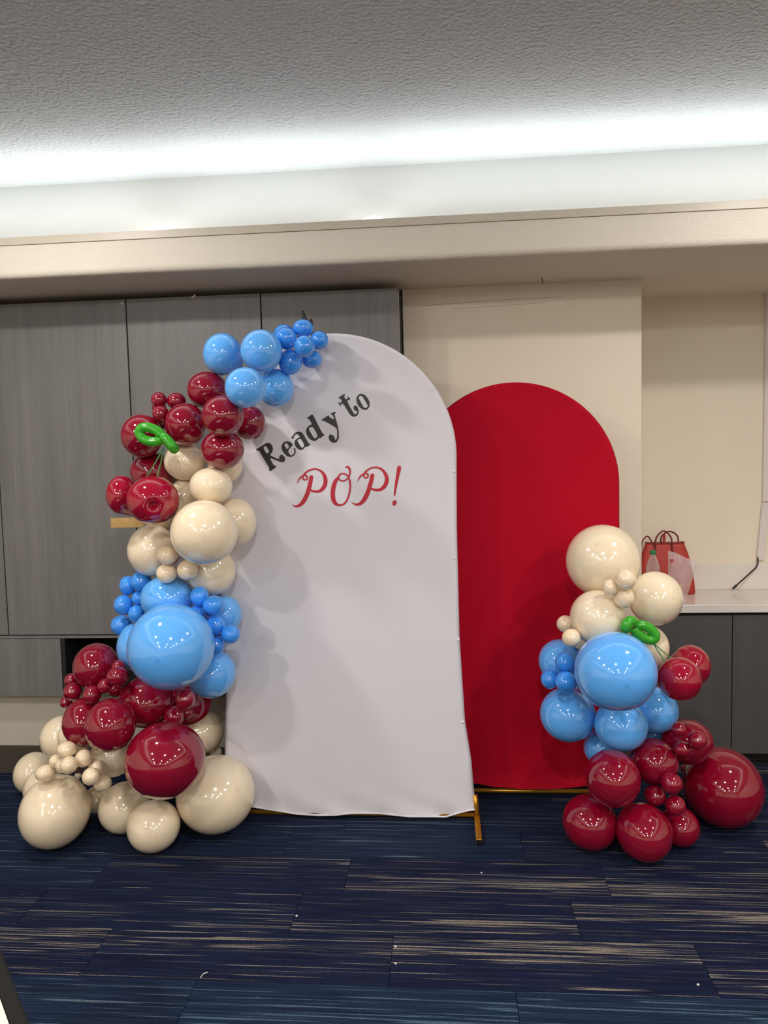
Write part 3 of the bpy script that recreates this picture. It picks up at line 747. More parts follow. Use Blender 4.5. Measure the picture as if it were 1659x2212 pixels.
stroke(V, Fc, [(590,695,22),(690,727,30),(770,732,32),(850,710,40),(920,650,48),(970,560,50),(985,460,50),(970,360,45),(920,260,35),(840,190,25),(750,160,22),(680,157,22),(600,175,22),(520,215,22),(450,280,25),(413,340,22),(405,390,20),(430,425,20),(470,430,20),(510,410,20),(520,370,20),(500,330,20),(460,315,20),(400,335,20),(350,370,20),(300,430,16),(278,490,10),(267,530,3)], *C3)
mesh_obj('letter_script_p', V, Fc, M_VRED, white)
V, Fc = [], []
stroke(V, Fc, [(1490,138,4),(1515,108,20),(1560,105,28),(1600,150,28),(1612,220,26),(1602,300,22),(1580,360,20),(1540,410,20),(1480,450,20),(1410,460,20),(1345,430,20),(1317,370,18),(1340,310,20),(1390,278,20),(1440,272,20),(1510,295,20),(1560,345,22),(1595,420,22),(1615,520,24),(1618,640,22),(1595,780,22),(1550,920,22),(1480,1030,22),(1400,1075,22),(1320,1078,28),(1240,1035,45),(1190,950,52),(1170,820,55),(1178,680,55),(1205,560,52),(1250,450,45),(1300,380,30),(1340,335,15)], *C3)
mesh_obj('letter_script_o', V, Fc, M_VRED, white)
V, Fc = [], []
stroke(V, Fc, [(762,325,52),(735,450,52),(700,580,55),(660,720,55),(600,860,58),(530,970,52),(450,1045,40),(370,1065,30),(300,1050,18),(225,1000,4)], *C4, cap=True)
stroke(V, Fc, [(725,655,22),(830,690,32),(910,692,35),(990,670,42),(1070,600,50),(1120,500,52),(1132,400,50),(1100,290,42),(1040,200,32),(960,140,25),(880,115,22),(800,115,20),(720,135,20),(640,180,22),(580,235,24),(548,290,20),(545,340,20),(570,375,20),(610,380,20),(645,355,20),(652,310,20),(630,275,20),(590,265,20),(530,285,20),(470,330,20),(420,390,16),(400,440,10),(390,490,3)], *C4)
mesh_obj('letter_script_p', V, Fc, M_VRED, white)
V, Fc = [], []
stroke(V, Fc, [(1450,125,52),(1425,250,48),(1400,380,42),(1375,520,36),(1350,680,28),(1333,800,23),(1328,850,8)], *C4, cap=True)
stroke(V, Fc, [(1352,950,6),(1350,960,22),(1340,990,48),(1330,1020,55),(1320,1050,48),(1308,1085,22),(1305,1095,6)], *C4)
mesh_obj('exclamation_mark', V, Fc, M_VRED, white)

# ================================================================== BALLOONS
# photo centre x, y, half width, half height, latex, distance (m), which one, rests on the carpet
BALLOONS = [
    (481, 765, 43, 46, 'b', 3.207, 'tip_mid_left', False),
    (564.5, 758, 45.5, 47, 'b', 3.076, 'tip_mid_right', False),
    (530, 837.5, 45, 44.5, 'b', 2.945, 'tip_mid_low', False),
    (596, 838, 39, 42, 'b', 3.207, 'tip_mid_panel', False),
    (614, 723, 23.5, 22.5, 's', 3.223, 'tip_small', False),
    (673, 776, 22, 20, 's', 3.224, 'tip_small', False),
    (618, 731, 23.5, 24.4, 's', 3.141, 'tip_small', False),
    (654.5, 709, 22.6, 19.5, 's', 3.168, 'tip_small', False),
    (689.7, 735, 20, 20.4, 's', 3.163, 'tip_small', False),
    (627, 782.6, 25.4, 27.6, 's', 3.160, 'tip_small', False),
    (657.7, 748, 22.3, 23.8, 's', 3.068, 'tip_small', False),
    (447.6, 842, 44.5, 40, 'r', 3.253, 'up_red_top', False),
    (481.2, 898.6, 46, 45, 'r', 3.014, 'up_red_high', False),
    (538, 913, 36, 38, 'r', 3.234, 'up_red_panel', False),
    (400.6, 917, 45, 46.5, 'r', 3.191, 'up_red_left', False),
    (480.5, 971, 47, 43, 'r', 3.118, 'up_red_low', False),
    (306.6, 941.5, 47, 47, 'r', 3.237, 'up_red_leaf', False),
    (330, 1020, 50, 45, 'r', 3.349, 'up_red_stem', False),
    (344, 882, 16, 16, 'r', 3.306, 'up_red_small', False),
    (349, 908, 20, 20, 'r', 3.362, 'up_red_small', False),
    (343.3, 863.8, 17.5, 17.2, 'r', 3.248, 'up_red_small', False),
    (381, 866, 21, 18, 'r', 3.264, 'up_red_small', False),
    (347, 894, 18.5, 18.5, 'r', 3.220, 'up_red_small', False),
    (399, 997, 46, 41, 'c', 3.274, 'up_cream_leaf', False),
    (455.5, 1050, 47, 40, 'c', 3.139, 'up_cream_low', False),
    (486, 1008, 38, 36, 'c', 3.261, 'up_cream_panel', False),
    (400, 1076, 38, 42, 'c', 3.326, 'up_cream_cherry', False),
    (397, 1046, 32, 30, 'c', 3.456, 'up_cream_behind', False),
    (440.8, 1150, 73.7, 70, 'c', 3.030, 'big_cream', False),
    (507, 1128, 47, 53.5, 'c', 3.244, 'mid_cream_panel', False),
    (328, 1189, 54, 56, 'c', 3.267, 'mid_cream_left', False),
    (456, 1233, 53, 54, 'c', 3.261, 'mid_cream_low', False),
    (345, 1112, 40, 38, 'c', 3.385, 'mid_cream_tape', False),
    (362, 1200, 23.5, 20.3, 'p', 3.110, 'mid_cream_small', False),
    (360, 1238.6, 23, 21.5, 'p', 3.142, 'mid_cream_small', False),
    (405, 1231, 23.3, 22, 'p', 3.119, 'mid_cream_small', False),
    (368.7, 1398, 95.8, 94, 'b', 3.028, 'big_blue', False),
    (360, 1292, 58, 49, 'b', 3.233, 'blue_above', False),
    (293, 1397, 42, 52, 'b', 3.330, 'blue_left', False),
    (482, 1328, 41, 42, 'b', 3.295, 'blue_right', False),
    (455.7, 1455, 53.5, 54, 'b', 3.281, 'blue_low', False),
    (276, 1264.7, 19, 20.8, 's', 3.340, 'blue_small_left', False),
    (305, 1256, 23, 22, 's', 3.301, 'blue_small_left', False),
    (300, 1291.6, 16, 16, 's', 3.315, 'blue_small_left', False),
    (266.3, 1307, 21.4, 22, 's', 3.316, 'blue_small_left', False),
    (294, 1326, 18, 19, 's', 3.286, 'blue_small_left', False),
    (262, 1350.8, 23.7, 22, 's', 3.401, 'blue_small_left', False),
    (431, 1288, 20.4, 22, 's', 3.156, 'blue_small_right', False),
    (462, 1307, 24, 21, 's', 3.122, 'blue_small_right', False),
    (427, 1321, 17, 16, 's', 3.179, 'blue_small_right', False),
    (466, 1350, 21, 22.4, 's', 3.172, 'blue_small_right', False),
    (498, 1370, 21.5, 21, 's', 3.143, 'blue_small_right', False),
    (468, 1394, 18, 21, 's', 3.174, 'blue_small_right', False),
    (207, 1440, 51, 51, 'r', 3.320, 'low_red_shelf', False),
    (355.6, 1643, 89, 85, 'r', 3.083, 'big_red', False),
    (314.7, 1516, 63, 57, 'r', 3.293, 'low_red_blue', False),
    (237.8, 1567, 57, 59, 'r', 3.090, 'low_red_mid', False),
    (183.5, 1560, 51, 54, 'r', 3.233, 'low_red_outer', False),
    (405, 1518, 52, 52, 'r', 3.462, 'low_red_panel', False),
    (154, 1470, 16, 16, 'r', 3.341, 'low_red_small_outer', False),
    (143, 1517, 14, 14, 'r', 3.346, 'low_red_small_outer', False),
    (157, 1494, 21.5, 19.5, 'r', 3.284, 'low_red_small_outer', False),
    (199, 1501, 21, 21.5, 'r', 3.191, 'low_red_small_mid', False),
    (226, 1482, 16, 16.5, 'r', 3.178, 'low_red_small_mid', False),
    (249, 1490, 16, 16, 'r', 3.312, 'low_red_small_mid', False),
    (254, 1461, 25, 21, 'r', 3.165, 'low_red_small_mid', False),
    (256, 1441, 16, 16, 'r', 3.233, 'low_red_small_mid', False),
    (400.5, 1510, 22.7, 23, 'r', 3.092, 'low_red_small_right', False),
    (376, 1547, 22.7, 22.7, 'r', 3.228, 'low_red_small_right', False),
    (403, 1539, 15, 15, 'r', 3.292, 'low_red_small_right', False),
    (117.5, 1754, 80, 82, 'c', 3.224, 'floor_cream_big_left', True),
    (465, 1716.6, 86, 87, 'c', 3.273, 'floor_cream_big_right', True),
    (331.5, 1785, 58.8, 58.8, 'c', 3.170, 'floor_cream_front', True),
    (268, 1745, 57.5, 57.7, 'c', 3.340, 'floor_cream_mid', True),
    (244, 1630, 50, 50, 'c', 3.347, 'low_cream_under', False),
    (434, 1581.5, 49.7, 49.8, 'c', 3.586, 'low_cream_panel', False),
    (133, 1593, 48.5, 48.5, 'c', 3.493, 'low_cream_base', False),
    (163, 1589, 40, 40, 'c', 3.361, 'low_cream_base2', False),
    (71.7, 1670, 44.8, 46, 'c', 3.775, 'floor_cream_outer', True),
    (96, 1702, 48, 48, 'c', 3.596, 'floor_cream_outer2', True),
    (212, 1727, 32, 32, 'c', 3.440, 'floor_cream_back', False),
    (466, 1626, 14, 14, 'c', 3.631, 'floor_cream_tiny', False),
    (144, 1619, 22, 18.5, 'p', 3.123, 'low_cream_small', False),
    (180, 1638, 19.5, 20, 'p', 3.141, 'low_cream_small', False),
    (120, 1644, 15, 15, 'p', 3.172, 'low_cream_small', False),
    (136, 1653, 17, 17, 'p', 3.134, 'low_cream_small', False),
    (98, 1670, 23, 19, 'p', 3.177, 'low_cream_small', False),
    (222, 1692, 20, 18, 'p', 3.143, 'low_cream_small', False),
    (207, 1660, 18, 18, 'p', 3.169, 'low_cream_small', False),
    (149, 1652.5, 20, 19.6, 'p', 3.074, 'low_cream_small', False),
    (197, 1677, 20.5, 20, 'p', 3.093, 'low_cream_small', False),
    (1303, 1212, 81, 79, 'c', 3.231, 'r_big_cream', False),
    (1417, 1293, 59.6, 58.7, 'c', 3.114, 'r_cream_right', False),
    (1291, 1334, 60.6, 59.6, 'c', 3.096, 'r_cream_left', False),
    (1400, 1398, 47, 48, 'c', 3.181, 'r_cream_leaf', False),
    (1262, 1380, 30, 26, 'c', 3.222, 'r_cream_hid', False),
    (1351.6, 1251.5, 23.6, 22.3, 'p', 2.957, 'r_cream_small', False),
    (1317.5, 1269.6, 17.5, 18, 'p', 2.991, 'r_cream_small', False),
    (1347.5, 1291, 23.2, 22.6, 'p', 3.002, 'r_cream_small', False),
    (1222, 1348, 20, 19, 'p', 3.191, 'r_cream_small_left', False),
    (1234, 1377.5, 20.7, 19.8, 'p', 3.047, 'r_cream_small_left', False),
    (1331, 1451, 91, 87, 'b', 2.897, 'r_big_blue', False),
    (1211, 1428.5, 48, 48, 'b', 3.276, 'r_blue_up', False),
    (1227, 1544, 61, 60, 'b', 3.247, 'r_blue_low', False),
    (1342, 1567, 59, 57, 'b', 3.122, 'r_blue_under', False),
    (1413, 1533, 54, 52, 'b', 3.231, 'r_blue_right', False),
    (1302, 1616, 42, 42, 'b', 3.278, 'r_blue_panel', False),
    (1413, 1586, 31, 30, 'b', 3.366, 'r_blue_hid', False),
    (1221, 1430, 22.3, 22.3, 's', 3.129, 'r_blue_small', False),
    (1187, 1467, 19.3, 21.7, 's', 3.147, 'r_blue_small', False),
    (1222.5, 1473, 24, 23.3, 's', 3.083, 'r_blue_small', False),
    (1324, 1682, 61, 63.5, 'r', 3.015, 'r_red_front_top', False),
    (1275, 1777, 60.6, 62, 'r', 3.106, 'r_red_floor_left', True),
    (1392, 1799, 62.5, 66, 'r', 3.008, 'r_red_floor_front', True),
    (1563, 1701.5, 90, 89.6, 'r', 3.257, 'r_big_red', True),
    (1413, 1645, 54, 51.5, 'r', 3.131, 'r_red_mid', False),
    (1485, 1602, 58, 50, 'r', 3.227, 'r_red_back', False),
    (1468, 1786, 45, 45, 'r', 3.115, 'r_red_floor_back', True),
    (1466, 1576, 17, 17, 'r', 3.047, 'r_red_small_up', False),
    (1506.5, 1599, 22, 21.4, 'r', 3.022, 'r_red_small_up', False),
    (1475, 1618, 21.5, 17.5, 'r', 3.062, 'r_red_small_up', False),
    (1451, 1692, 24.4, 24, 'r', 2.993, 'r_red_small_mid', False),
    (1415, 1718, 24, 23, 'r', 3.054, 'r_red_small_mid', False),
    (1459, 1740, 23.4, 23.4, 'r', 3.021, 'r_red_small_mid', False),
]
CHERRIES = {'A': (3.146, 3.063), 'B': (3.135, 2.941)}
LABELS = {
    'tip_mid_left': 'medium light blue balloon at the garland tip, against the grey cupboard door',
    'tip_mid_right': 'medium light blue balloon at the garland tip, touching the small deep blue cluster',
    'tip_mid_low': 'medium light blue balloon at the garland tip, resting on the upper burgundy balloons',
    'tip_mid_panel': 'medium light blue balloon at the garland tip, tucked behind against the white arch fabric',
    'up_red_top': 'burgundy balloon at the top of the upper burgundy bunch, directly under the blue balloons',
    'up_red_high': 'burgundy balloon in the middle of the upper burgundy bunch, below the light blue one',
    'up_red_panel': 'burgundy balloon peeping out against the white arch beside the word Ready',
    'up_red_left': 'burgundy balloon between the small burgundy cluster and the green leaf balloon',
    'up_red_low': 'lowest burgundy balloon of the upper bunch, overlapping cream balloons below it',
    'up_red_leaf': 'burgundy balloon directly behind the green leaf loop',
    'up_red_stem': 'burgundy balloon behind the two green cherry stems, above the cherries',
    'up_cream_leaf': 'cream balloon just below the small green leaf loop',
    'up_cream_low': 'cream balloon resting on top of the large cream balloon',
    'up_cream_panel': 'cream balloon half hidden behind the lowest upper burgundy balloon',
    'up_cream_cherry': 'cream balloon squeezed between the front cherry and the large cream balloon',
    'up_cream_behind': 'cream balloon almost hidden behind others, beside the cherry stems',
    'big_cream': 'large cream balloon in the middle of the garland on the white arch',
    'mid_cream_panel': 'cream balloon behind the large cream one, against the white arch',
    'mid_cream_left': 'cream balloon below the cherries, next to three small cream ones',
    'mid_cream_low': 'cream balloon below the large cream one, above the blue section',
    'mid_cream_tape': 'cream balloon mostly hidden behind the front cherry, beside the tan tape',
    'big_blue': 'largest light blue balloon of the garland on the white arch',
    'blue_above': 'light blue balloon on top of the largest blue balloon, between small blue clusters',
    'blue_left': 'light blue balloon tucked behind the largest blue one, above the open black compartment',
    'blue_right': 'light blue balloon behind the small blue balloons, against the white arch',
    'blue_low': 'light blue balloon below the largest blue one, overlapping the white arch edge',
    'low_red_shelf': 'burgundy balloon in front of the open black compartment',
    'big_red': 'largest burgundy balloon of the garland beside the white arch, above cream floor balloons',
    'low_red_blue': 'burgundy balloon directly under the largest blue balloon of the white arch garland',
    'low_red_mid': 'burgundy balloon hanging over a cream one, beside the largest burgundy balloon',
    'low_red_outer': 'outermost medium burgundy balloon of the lower bunch, over the cream cluster',
    'low_red_panel': 'burgundy balloon behind small burgundy ones, near the white arch edge',
    'floor_cream_big_left': 'large egg-shaped cream balloon lying on the carpet at the garland foot',
    'floor_cream_big_right': 'large round cream balloon on the carpet against the foot of the white arch',
    'floor_cream_front': 'cream balloon on the carpet, frontmost below the largest burgundy balloon',
    'floor_cream_mid': 'cream balloon on the carpet between the egg-shaped one and the front one',
    'low_cream_under': 'cream balloon under the two medium burgundy balloons, above the floor ones',
    'low_cream_panel': 'cream balloon beside the lower edge of the white arch, above the large round one',
    'low_cream_base': 'cream balloon in front of the beige wall below the drawers',
    'low_cream_base2': 'cream balloon showing as a sliver beneath the outermost burgundy balloon',
    'floor_cream_outer': 'outermost cream balloon on the carpet near the brown baseboard',
    'floor_cream_outer2': 'cream balloon behind the large egg-shaped one on the carpet',
    'floor_cream_back': 'cream balloon hidden at the back of the garland foot, behind small cream ones',
    'floor_cream_tiny': 'tiny cream balloon wedged between large round cream balloon and the white arch edge',
    'r_big_cream': 'largest cream balloon crowning the balloon column at the red arch',
    'r_cream_right': 'cream balloon in front of the counter and red tote bag',
    'r_cream_left': 'cream balloon between the crowning cream balloon and the big blue one',
    'r_cream_leaf': 'cream balloon behind the green leaf and the cherry stems on the balloon column',
    'r_cream_hid': 'cream balloon mostly hidden behind small cream pair on the balloon column',
    'r_big_blue': 'largest light blue balloon of the column beside the red arch',
    'r_blue_up': 'light blue balloon behind small blue trio, upper one against the red arch',
    'r_blue_low': 'light blue balloon below the small blue trio, against the red arch',
    'r_blue_under': 'light blue balloon under the largest blue one of the balloon column',
    'r_blue_right': 'light blue balloon below the cherries of the balloon column',
    'r_blue_panel': 'light blue balloon peeping above the burgundy floor bunch, against the red arch',
    'r_blue_hid': 'light blue balloon almost hidden between blue and burgundy balloons of the column',
    'r_red_front_top': 'burgundy balloon resting on the two front floor balloons of the column',
    'r_red_floor_left': 'burgundy balloon on the carpet in front of the red arch base bar',
    'r_red_floor_front': 'frontmost burgundy balloon on the carpet at the foot of the column',
    'r_big_red': 'largest burgundy balloon on the carpet in front of the charcoal base cabinets',
    'r_red_mid': 'burgundy balloon in the middle of the column foot, under the light blue ones',
    'r_red_back': 'burgundy balloon behind a small burgundy trio, against the charcoal base cabinets',
    'r_red_floor_back': 'shaded burgundy balloon on the carpet behind the frontmost one',
    (614, 723): 'small deep blue balloon half hidden at the garland tip, against the grey cupboard',
    (673, 776): 'small deep blue balloon at the garland tip, lowest and flat against white fabric',
    (618, 731): 'small deep blue balloon at the garland tip, covering a half hidden one behind it',
    (654.5, 709): 'small deep blue balloon at the garland tip, in front of the black clip',
    (689.7, 735): 'small deep blue balloon at the garland tip, crossing the top edge of the white arch',
    (627, 782.6): 'largest of the deep blue balloons at the garland tip, touching two light blue ones',
    (657.7, 748): 'frontmost small deep blue balloon at the garland tip, ringed by the others',
    (344, 882): 'small burgundy balloon showing only as a sliver between two others on the cupboard side',
    (349, 908): 'small burgundy balloon at the bottom of its cluster, just above the green leaf',
    (343.3, 863.8): 'small burgundy balloon topping its cluster, clear against the grey cupboard',
    (381, 866): 'small burgundy balloon beside the topmost medium burgundy one',
    (347, 894): 'small burgundy balloon in the middle of its cluster above the green leaf',
    (362, 1200): 'small cream balloon, upper of the trio below the large cream balloon',
    (360, 1238.6): 'small cream balloon, lowest of the trio, touching the light blue balloon',
    (405, 1231): 'small cream balloon of the trio, right under the large cream balloon',
    (276, 1264.7): 'small deep blue balloon below the cream one, outer of the top pair before the cupboard',
    (305, 1256): 'small deep blue balloon tucked under the cream one below the cherries',
    (300, 1291.6): 'smallest deep blue balloon pressed to the upper light blue balloon, cupboard side',
    (266.3, 1307): 'small deep blue balloon in the middle of the row before the cupboard door',
    (294, 1326): 'small deep blue balloon pressed to the largest blue balloon, cupboard side',
    (262, 1350.8): 'small deep blue balloon lowest in the row before the cupboard door',
    (431, 1288): 'small deep blue balloon touching the lower cream balloon, nearest the white arch',
    (462, 1307): 'small deep blue balloon overlapping the light blue one on the white arch',
    (427, 1321): 'small deep blue balloon peeking over the top of the largest blue balloon',
    (466, 1350): 'small deep blue balloon beside the shoulder of the largest blue balloon, arch side',
    (498, 1370): 'small deep blue balloon standing out furthest over the white fabric',
    (468, 1394): 'small deep blue balloon lowest on the arch side of the largest blue balloon',
    (154, 1470): 'small burgundy balloon, upper of the outer trio by the open compartment',
    (143, 1517): 'tiny burgundy balloon, lowest of the outer trio by the open compartment',
    (157, 1494): 'small burgundy balloon, middle and biggest of the outer trio by the open compartment',
    (199, 1501): 'small burgundy balloon nestled on top of the two medium lower burgundy ones',
    (226, 1482): 'small burgundy balloon between the compartment balloon and its small neighbours',
    (249, 1490): 'small burgundy balloon half hidden behind the burgundy one under the largest blue',
    (254, 1461): 'small oval burgundy balloon beside the one at the open compartment',
    (256, 1441): 'small burgundy balloon peeping out between burgundy oval and light blue balloon',
    (400.5, 1510): 'small burgundy balloon, upper of the trio above the largest burgundy balloon',
    (376, 1547): 'small burgundy balloon resting on top of the largest burgundy balloon',
    (403, 1539): 'tiny burgundy balloon, hindmost of the trio above the largest burgundy balloon',
    (144, 1619): 'small blush balloon topping the cluster, under the outermost burgundy balloon',
    (180, 1638): 'small blush balloon under the medium burgundy balloons, beside the cream one',
    (120, 1644): 'small blush balloon at the back of the cluster, against a cream balloon',
    (136, 1653): 'small blush balloon half covered by the frontmost small blush one',
    (98, 1670): 'small blush balloon sitting on the shoulder of the egg-shaped floor balloon',
    (222, 1692): 'small blush balloon lowest in the cluster, near the carpet',
    (207, 1660): 'small blush balloon hidden beside the medium cream one',
    (149, 1652.5): 'frontmost small blush balloon beside the burgundy tie ribbon',
    (197, 1677): 'small blush balloon beside the egg-shaped one, next to the burgundy ribbon',
    (1351.6, 1251.5): 'small cream balloon of the trio touching the crowning cream balloon',
    (1317.5, 1269.6): 'smallest cream balloon of the trio under the crowning cream balloon',
    (1347.5, 1291): 'small cream balloon lowest of the trio, above the green leaf',
    (1222, 1348): 'small cream balloon over the red arch, upper of a pair',
    (1234, 1377.5): 'small cream balloon over a light blue one, lower of a pair',
    (1221, 1430): 'small deep blue balloon, upper of the trio at the red arch',
    (1187, 1467): 'small deep blue balloon standing out furthest over the red fabric',
    (1222.5, 1473): 'small deep blue balloon of the trio resting on the lower light blue balloon',
    (1466, 1576): 'small burgundy balloon nearest the light blue one, in the upper trio of the column',
    (1506.5, 1599): 'small burgundy balloon nearest the base cabinets, in the upper trio of the column',
    (1475, 1618): 'small burgundy balloon lowest in the upper trio of the column',
    (1451, 1692): 'small burgundy balloon touching the largest one, upper of the lower trio',
    (1415, 1718): 'small burgundy balloon between two front burgundy balloons of the column foot',
    (1459, 1740): 'small burgundy balloon lowest in the column, above the shaded floor balloon',
}
GROUPS = {
    'tip_small': 'small blue balloons at the garland tip',
    'up_red_small': 'small burgundy balloons above the green leaf',
    'mid_cream_small': 'small cream trio below the large cream balloon',
    'blue_small_left': 'small blue balloons before the cupboards',
    'blue_small_right': 'small blue balloons between big blue and white arch',
    'low_red_small_outer': 'outer small burgundy trio',
    'low_red_small_mid': 'small burgundy cluster below the compartment',
    'low_red_small_right': 'small burgundy trio above the largest burgundy',
    'low_cream_small': 'small blush cream balloons at the garland foot',
    'r_cream_small': 'small cream trio of the column',
    'r_cream_small_left': 'small cream pair of the column',
    'r_blue_small': 'small blue trio of the column',
    'r_red_small_up': 'upper small burgundy trio of the column',
    'r_red_small_mid': 'small burgundy trio at the column foot',
}

def balloon_unit(dimple=False, tail=1.0, rings=26, seg=40):
    ts = [0, .03, .06, .09, .12, .16, .22] + list(np.linspace(.3, math.pi, rings))
    V, T = [], []
    for t in ts:
        r, z = math.sin(t), math.cos(t)
        k = max(0.0, (t-2.05)/(math.pi-2.05))
        z -= .30*tail*k**2; r = r*(1-.25*tail*k*(1-k))+.055*k**6
        if dimple: z -= .34*math.exp(-(t/.17)**2)
        for s in range(seg):
            an = 2*math.pi*s/seg; V.append((r*math.cos(an), r*math.sin(an), z)); T.append(t)
    Fc = []
    for i in range(len(ts)-1):
        for s in range(seg):
            s2 = (s+1) % seg; Fc.append((i*seg+s, (i+1)*seg+s, (i+1)*seg+s2, i*seg+s2))
    Fc.append(tuple((len(ts)-1)*seg+s for s in range(seg))[::-1])
    return np.array(V), np.array(T), Fc
BU = balloon_unit(); BUD = balloon_unit(True, 0.0); BUC = balloon_unit(False, 1.6); BUS = balloon_unit(False, 1.0, 16, 26)
def frame_to(axis):
    z = axis/np.linalg.norm(axis); a = UP if abs(np.dot(z, UP)) < .9 else RT
    x = np.cross(a, z); x /= np.linalg.norm(x); return np.stack([x, np.cross(z, x), z], 1)
def make_balloon(cx, cy, rx, ry, depth, mat, pole_dir, name='balloon', unit=None, on_floor=False, spot=True, parent=None, origin=None, fz=0.0):
    U, T, Fc = unit if unit is not None else (BU if max(rx, ry) > 27 else BUS)
    Rt = frame_to(np.array(pole_dir)); W = U @ Rt.T
    body = T < 2.35
    sx = sy = 1.0; c = EYE+ray(cx, cy)*depth; Rm = (rx+ry)/2*depth/F
    for it in range(6):
        A_ = np.eye(3)+(sx-1)*np.outer(RT, RT)+(sy-1)*np.outer(UP, UP)
        P = c+Rm*(W @ A_.T)
        d = P-EYE; zc = d @ FW; px = CX+F*(d @ RT)/zc; py = CY-F*(d @ UP)/zc
        x0, x1, y0, y1 = px[body].min(), px[body].max(), py[body].min(), py[body].max()
        sx *= rx/((x1-x0)/2); sy *= ry/((y1-y0)/2)
        c = c+RT*(cx-(x0+x1)/2)*depth/F-UP*(cy-(y0+y1)/2)*depth/F
    A_ = np.eye(3)+(sx-1)*np.outer(RT, RT)+(sy-1)*np.outer(UP, UP)
    P = c+Rm*(W @ A_.T)
    if on_floor:                                    # distance follows from resting on the carpet
        k = (CAM_H-fz)/(CAM_H-(P[:, 2].min()-.0005)); P = EYE+(P-EYE)*k; c = EYE+(c-EYE)*k; Rm *= k
    elif P[:, 2].min() < .002:
        k = (CAM_H-.002)/(CAM_H-P[:, 2].min()); P = EYE+(P-EYE)*k; c = EYE+(c-EYE)*k; Rm *= k
    tail = P[T > 3.13].mean(0); og = c if origin is None else np.array(origin)
    o = mesh_obj(name, P-og, Fc, mat, parent, True)
    at = o.data.attributes.new('pole', 'FLOAT', 'POINT')
    at.data.foreach_set('value', (np.clip(1-(T-.025)/.04, 0, 1)*(.5 if max(rx, ry) > 42 else .12)*(1 if spot else 0)).astype(np.float32))
    if origin is None: o.location = c
    if not spot: return o, c, Rm
    # tied-off neck
    ax = -Rt[:, 2]; kr = .055*Rm+.0025
    Q = frame_to(ax); V = []; kf = []
    for (r, z) in ((.9, -.3), (.75, .2), (1.25, .6), (1.3, 1.0), (.8, 1.35), (1.1, 1.9), (1.6, 2.5), (1.5, 2.6), (.3, 2.2)):
        for s in range(10):
            an = 2*math.pi*s/10; V.append(tail-og+Q @ np.array([r*kr*math.cos(an), r*kr*math.sin(an), z*kr]))
    for i in range(8):
        for s in range(10): s2 = (s+1) % 10; kf.append((i*10+s, i*10+s2, (i+1)*10+s2, (i+1)*10+s))
    mesh_obj('knot', V, kf, mat, o if parent is None else parent, True)
    return o, c, Rm
centres = [EYE+ray(r[0], r[1])*r[5] for r in BALLOONS]
gar = [r[0] > 1100 for r in BALLOONS]
for i, (cx, cy, rx, ry, col, dep, key, fl) in enumerate(BALLOONS):
    # the tied neck points back into the bunch, the round end outwards
    nb = [centres[j] for j in range(len(BALLOONS)) if gar[j] == gar[i] and j != i and np.linalg.norm(centres[j]-centres[i]) < .32]
    ctr = np.mean(nb, 0) if nb else centres[i]+FW*.2
    out = centres[i]-ctr; out = out/(np.linalg.norm(out)+1e-6)
    pole = out*.55-ray(cx, cy)/np.linalg.norm(ray(cx, cy))*.9+np.array([0, 0, -.15 if max(rx, ry) > 60 else 0.0])
    if not gar[i] and cx+rx > 456 and cy < 1760:         # keep the neck clear of the fabric behind
        Rr = (rx+ry)/2*dep/F; room = (3.275-centres[i][1])/(1.5*Rr); pole = pole/np.linalg.norm(pole)
        if -pole[1] > room: pole = pole*np.array([1, 0, 1]); pole = pole/(np.linalg.norm(pole)+1e-6)*math.sqrt(max(.05, 1-room*room)); pole[1] = -room
    nm = 'balloon'
    o, c, Rm = make_balloon(cx, cy, rx, ry, dep, M_B[col], pole, nm, on_floor=fl, fz=.022 if key == 'floor_cream_big_right' else 0.0)
    tag(o, LABELS.get((cx, cy)) or LABELS[key], 'balloon', GROUPS.get(key))

# ---- cherries made of balloons, with twisted green leaf balloons
def loop_leaf(root, name, pts_px, Y, rad_px, closed=False, dY=None):
    P = [on_y(x, y, Y+(0 if dY is None else dY[i])) for i, (x, y) in enumerate(pts_px)]
    P = catmull(P, 7); n = len(P); rr = []
    for i in range(n):
        u = i/(n-1); k = min(1.0, (min(u, 1-u)/.07+.05))
        rr.append(rad_px*Y*1.01/F*math.sin(min(1, k)*math.pi/2)**.6)
    o = root.location
    return tube(name, [p-np.array(o) for p in P], rr, M_GREEN, root, 18)
ca, cb_ = CHERRIES['A'], CHERRIES['B']
p = EYE+ray(330, 1080)*ca[1]
chA = empty('cherry_decoration', tuple(p)); tag(chA, 'pair of red cherry balloons with green leaf on the white arch garland', 'balloon cherries')
make_balloon(262, 1069, 34, 42, ca[0], M_B['k'], np.array([-.55, -.3, .75]), 'cherry', BUC, spot=False, parent=chA, origin=p)
make_balloon(330, 1080.5, 58, 52.5, ca[1], M_B['k'], EYE-(EYE+ray(322, 1099)*1.0)+UP*-.27, 'cherry', BUD, spot=False, parent=chA, origin=p)
S5 = (270, 890, 11.85)
Yl = 3.02
loop_leaf(chA, 'leaf', src([(940,650),(905,555),(770,455),(610,398),(460,400),(378,480),(385,585),(475,685),(620,750),(780,756),(900,725),(950,665)], *S5), Yl, 10.8)
loop_leaf(chA, 'leaf', src([(960,640),(1010,640),(1110,740),(1215,860),(1270,940),(1250,950),(1160,850),(1060,740),(985,670)], *S5), Yl-.012, 10.0, dY=[0, -.006, -.01, -.012, -.004, .012, .016, .012, .006])
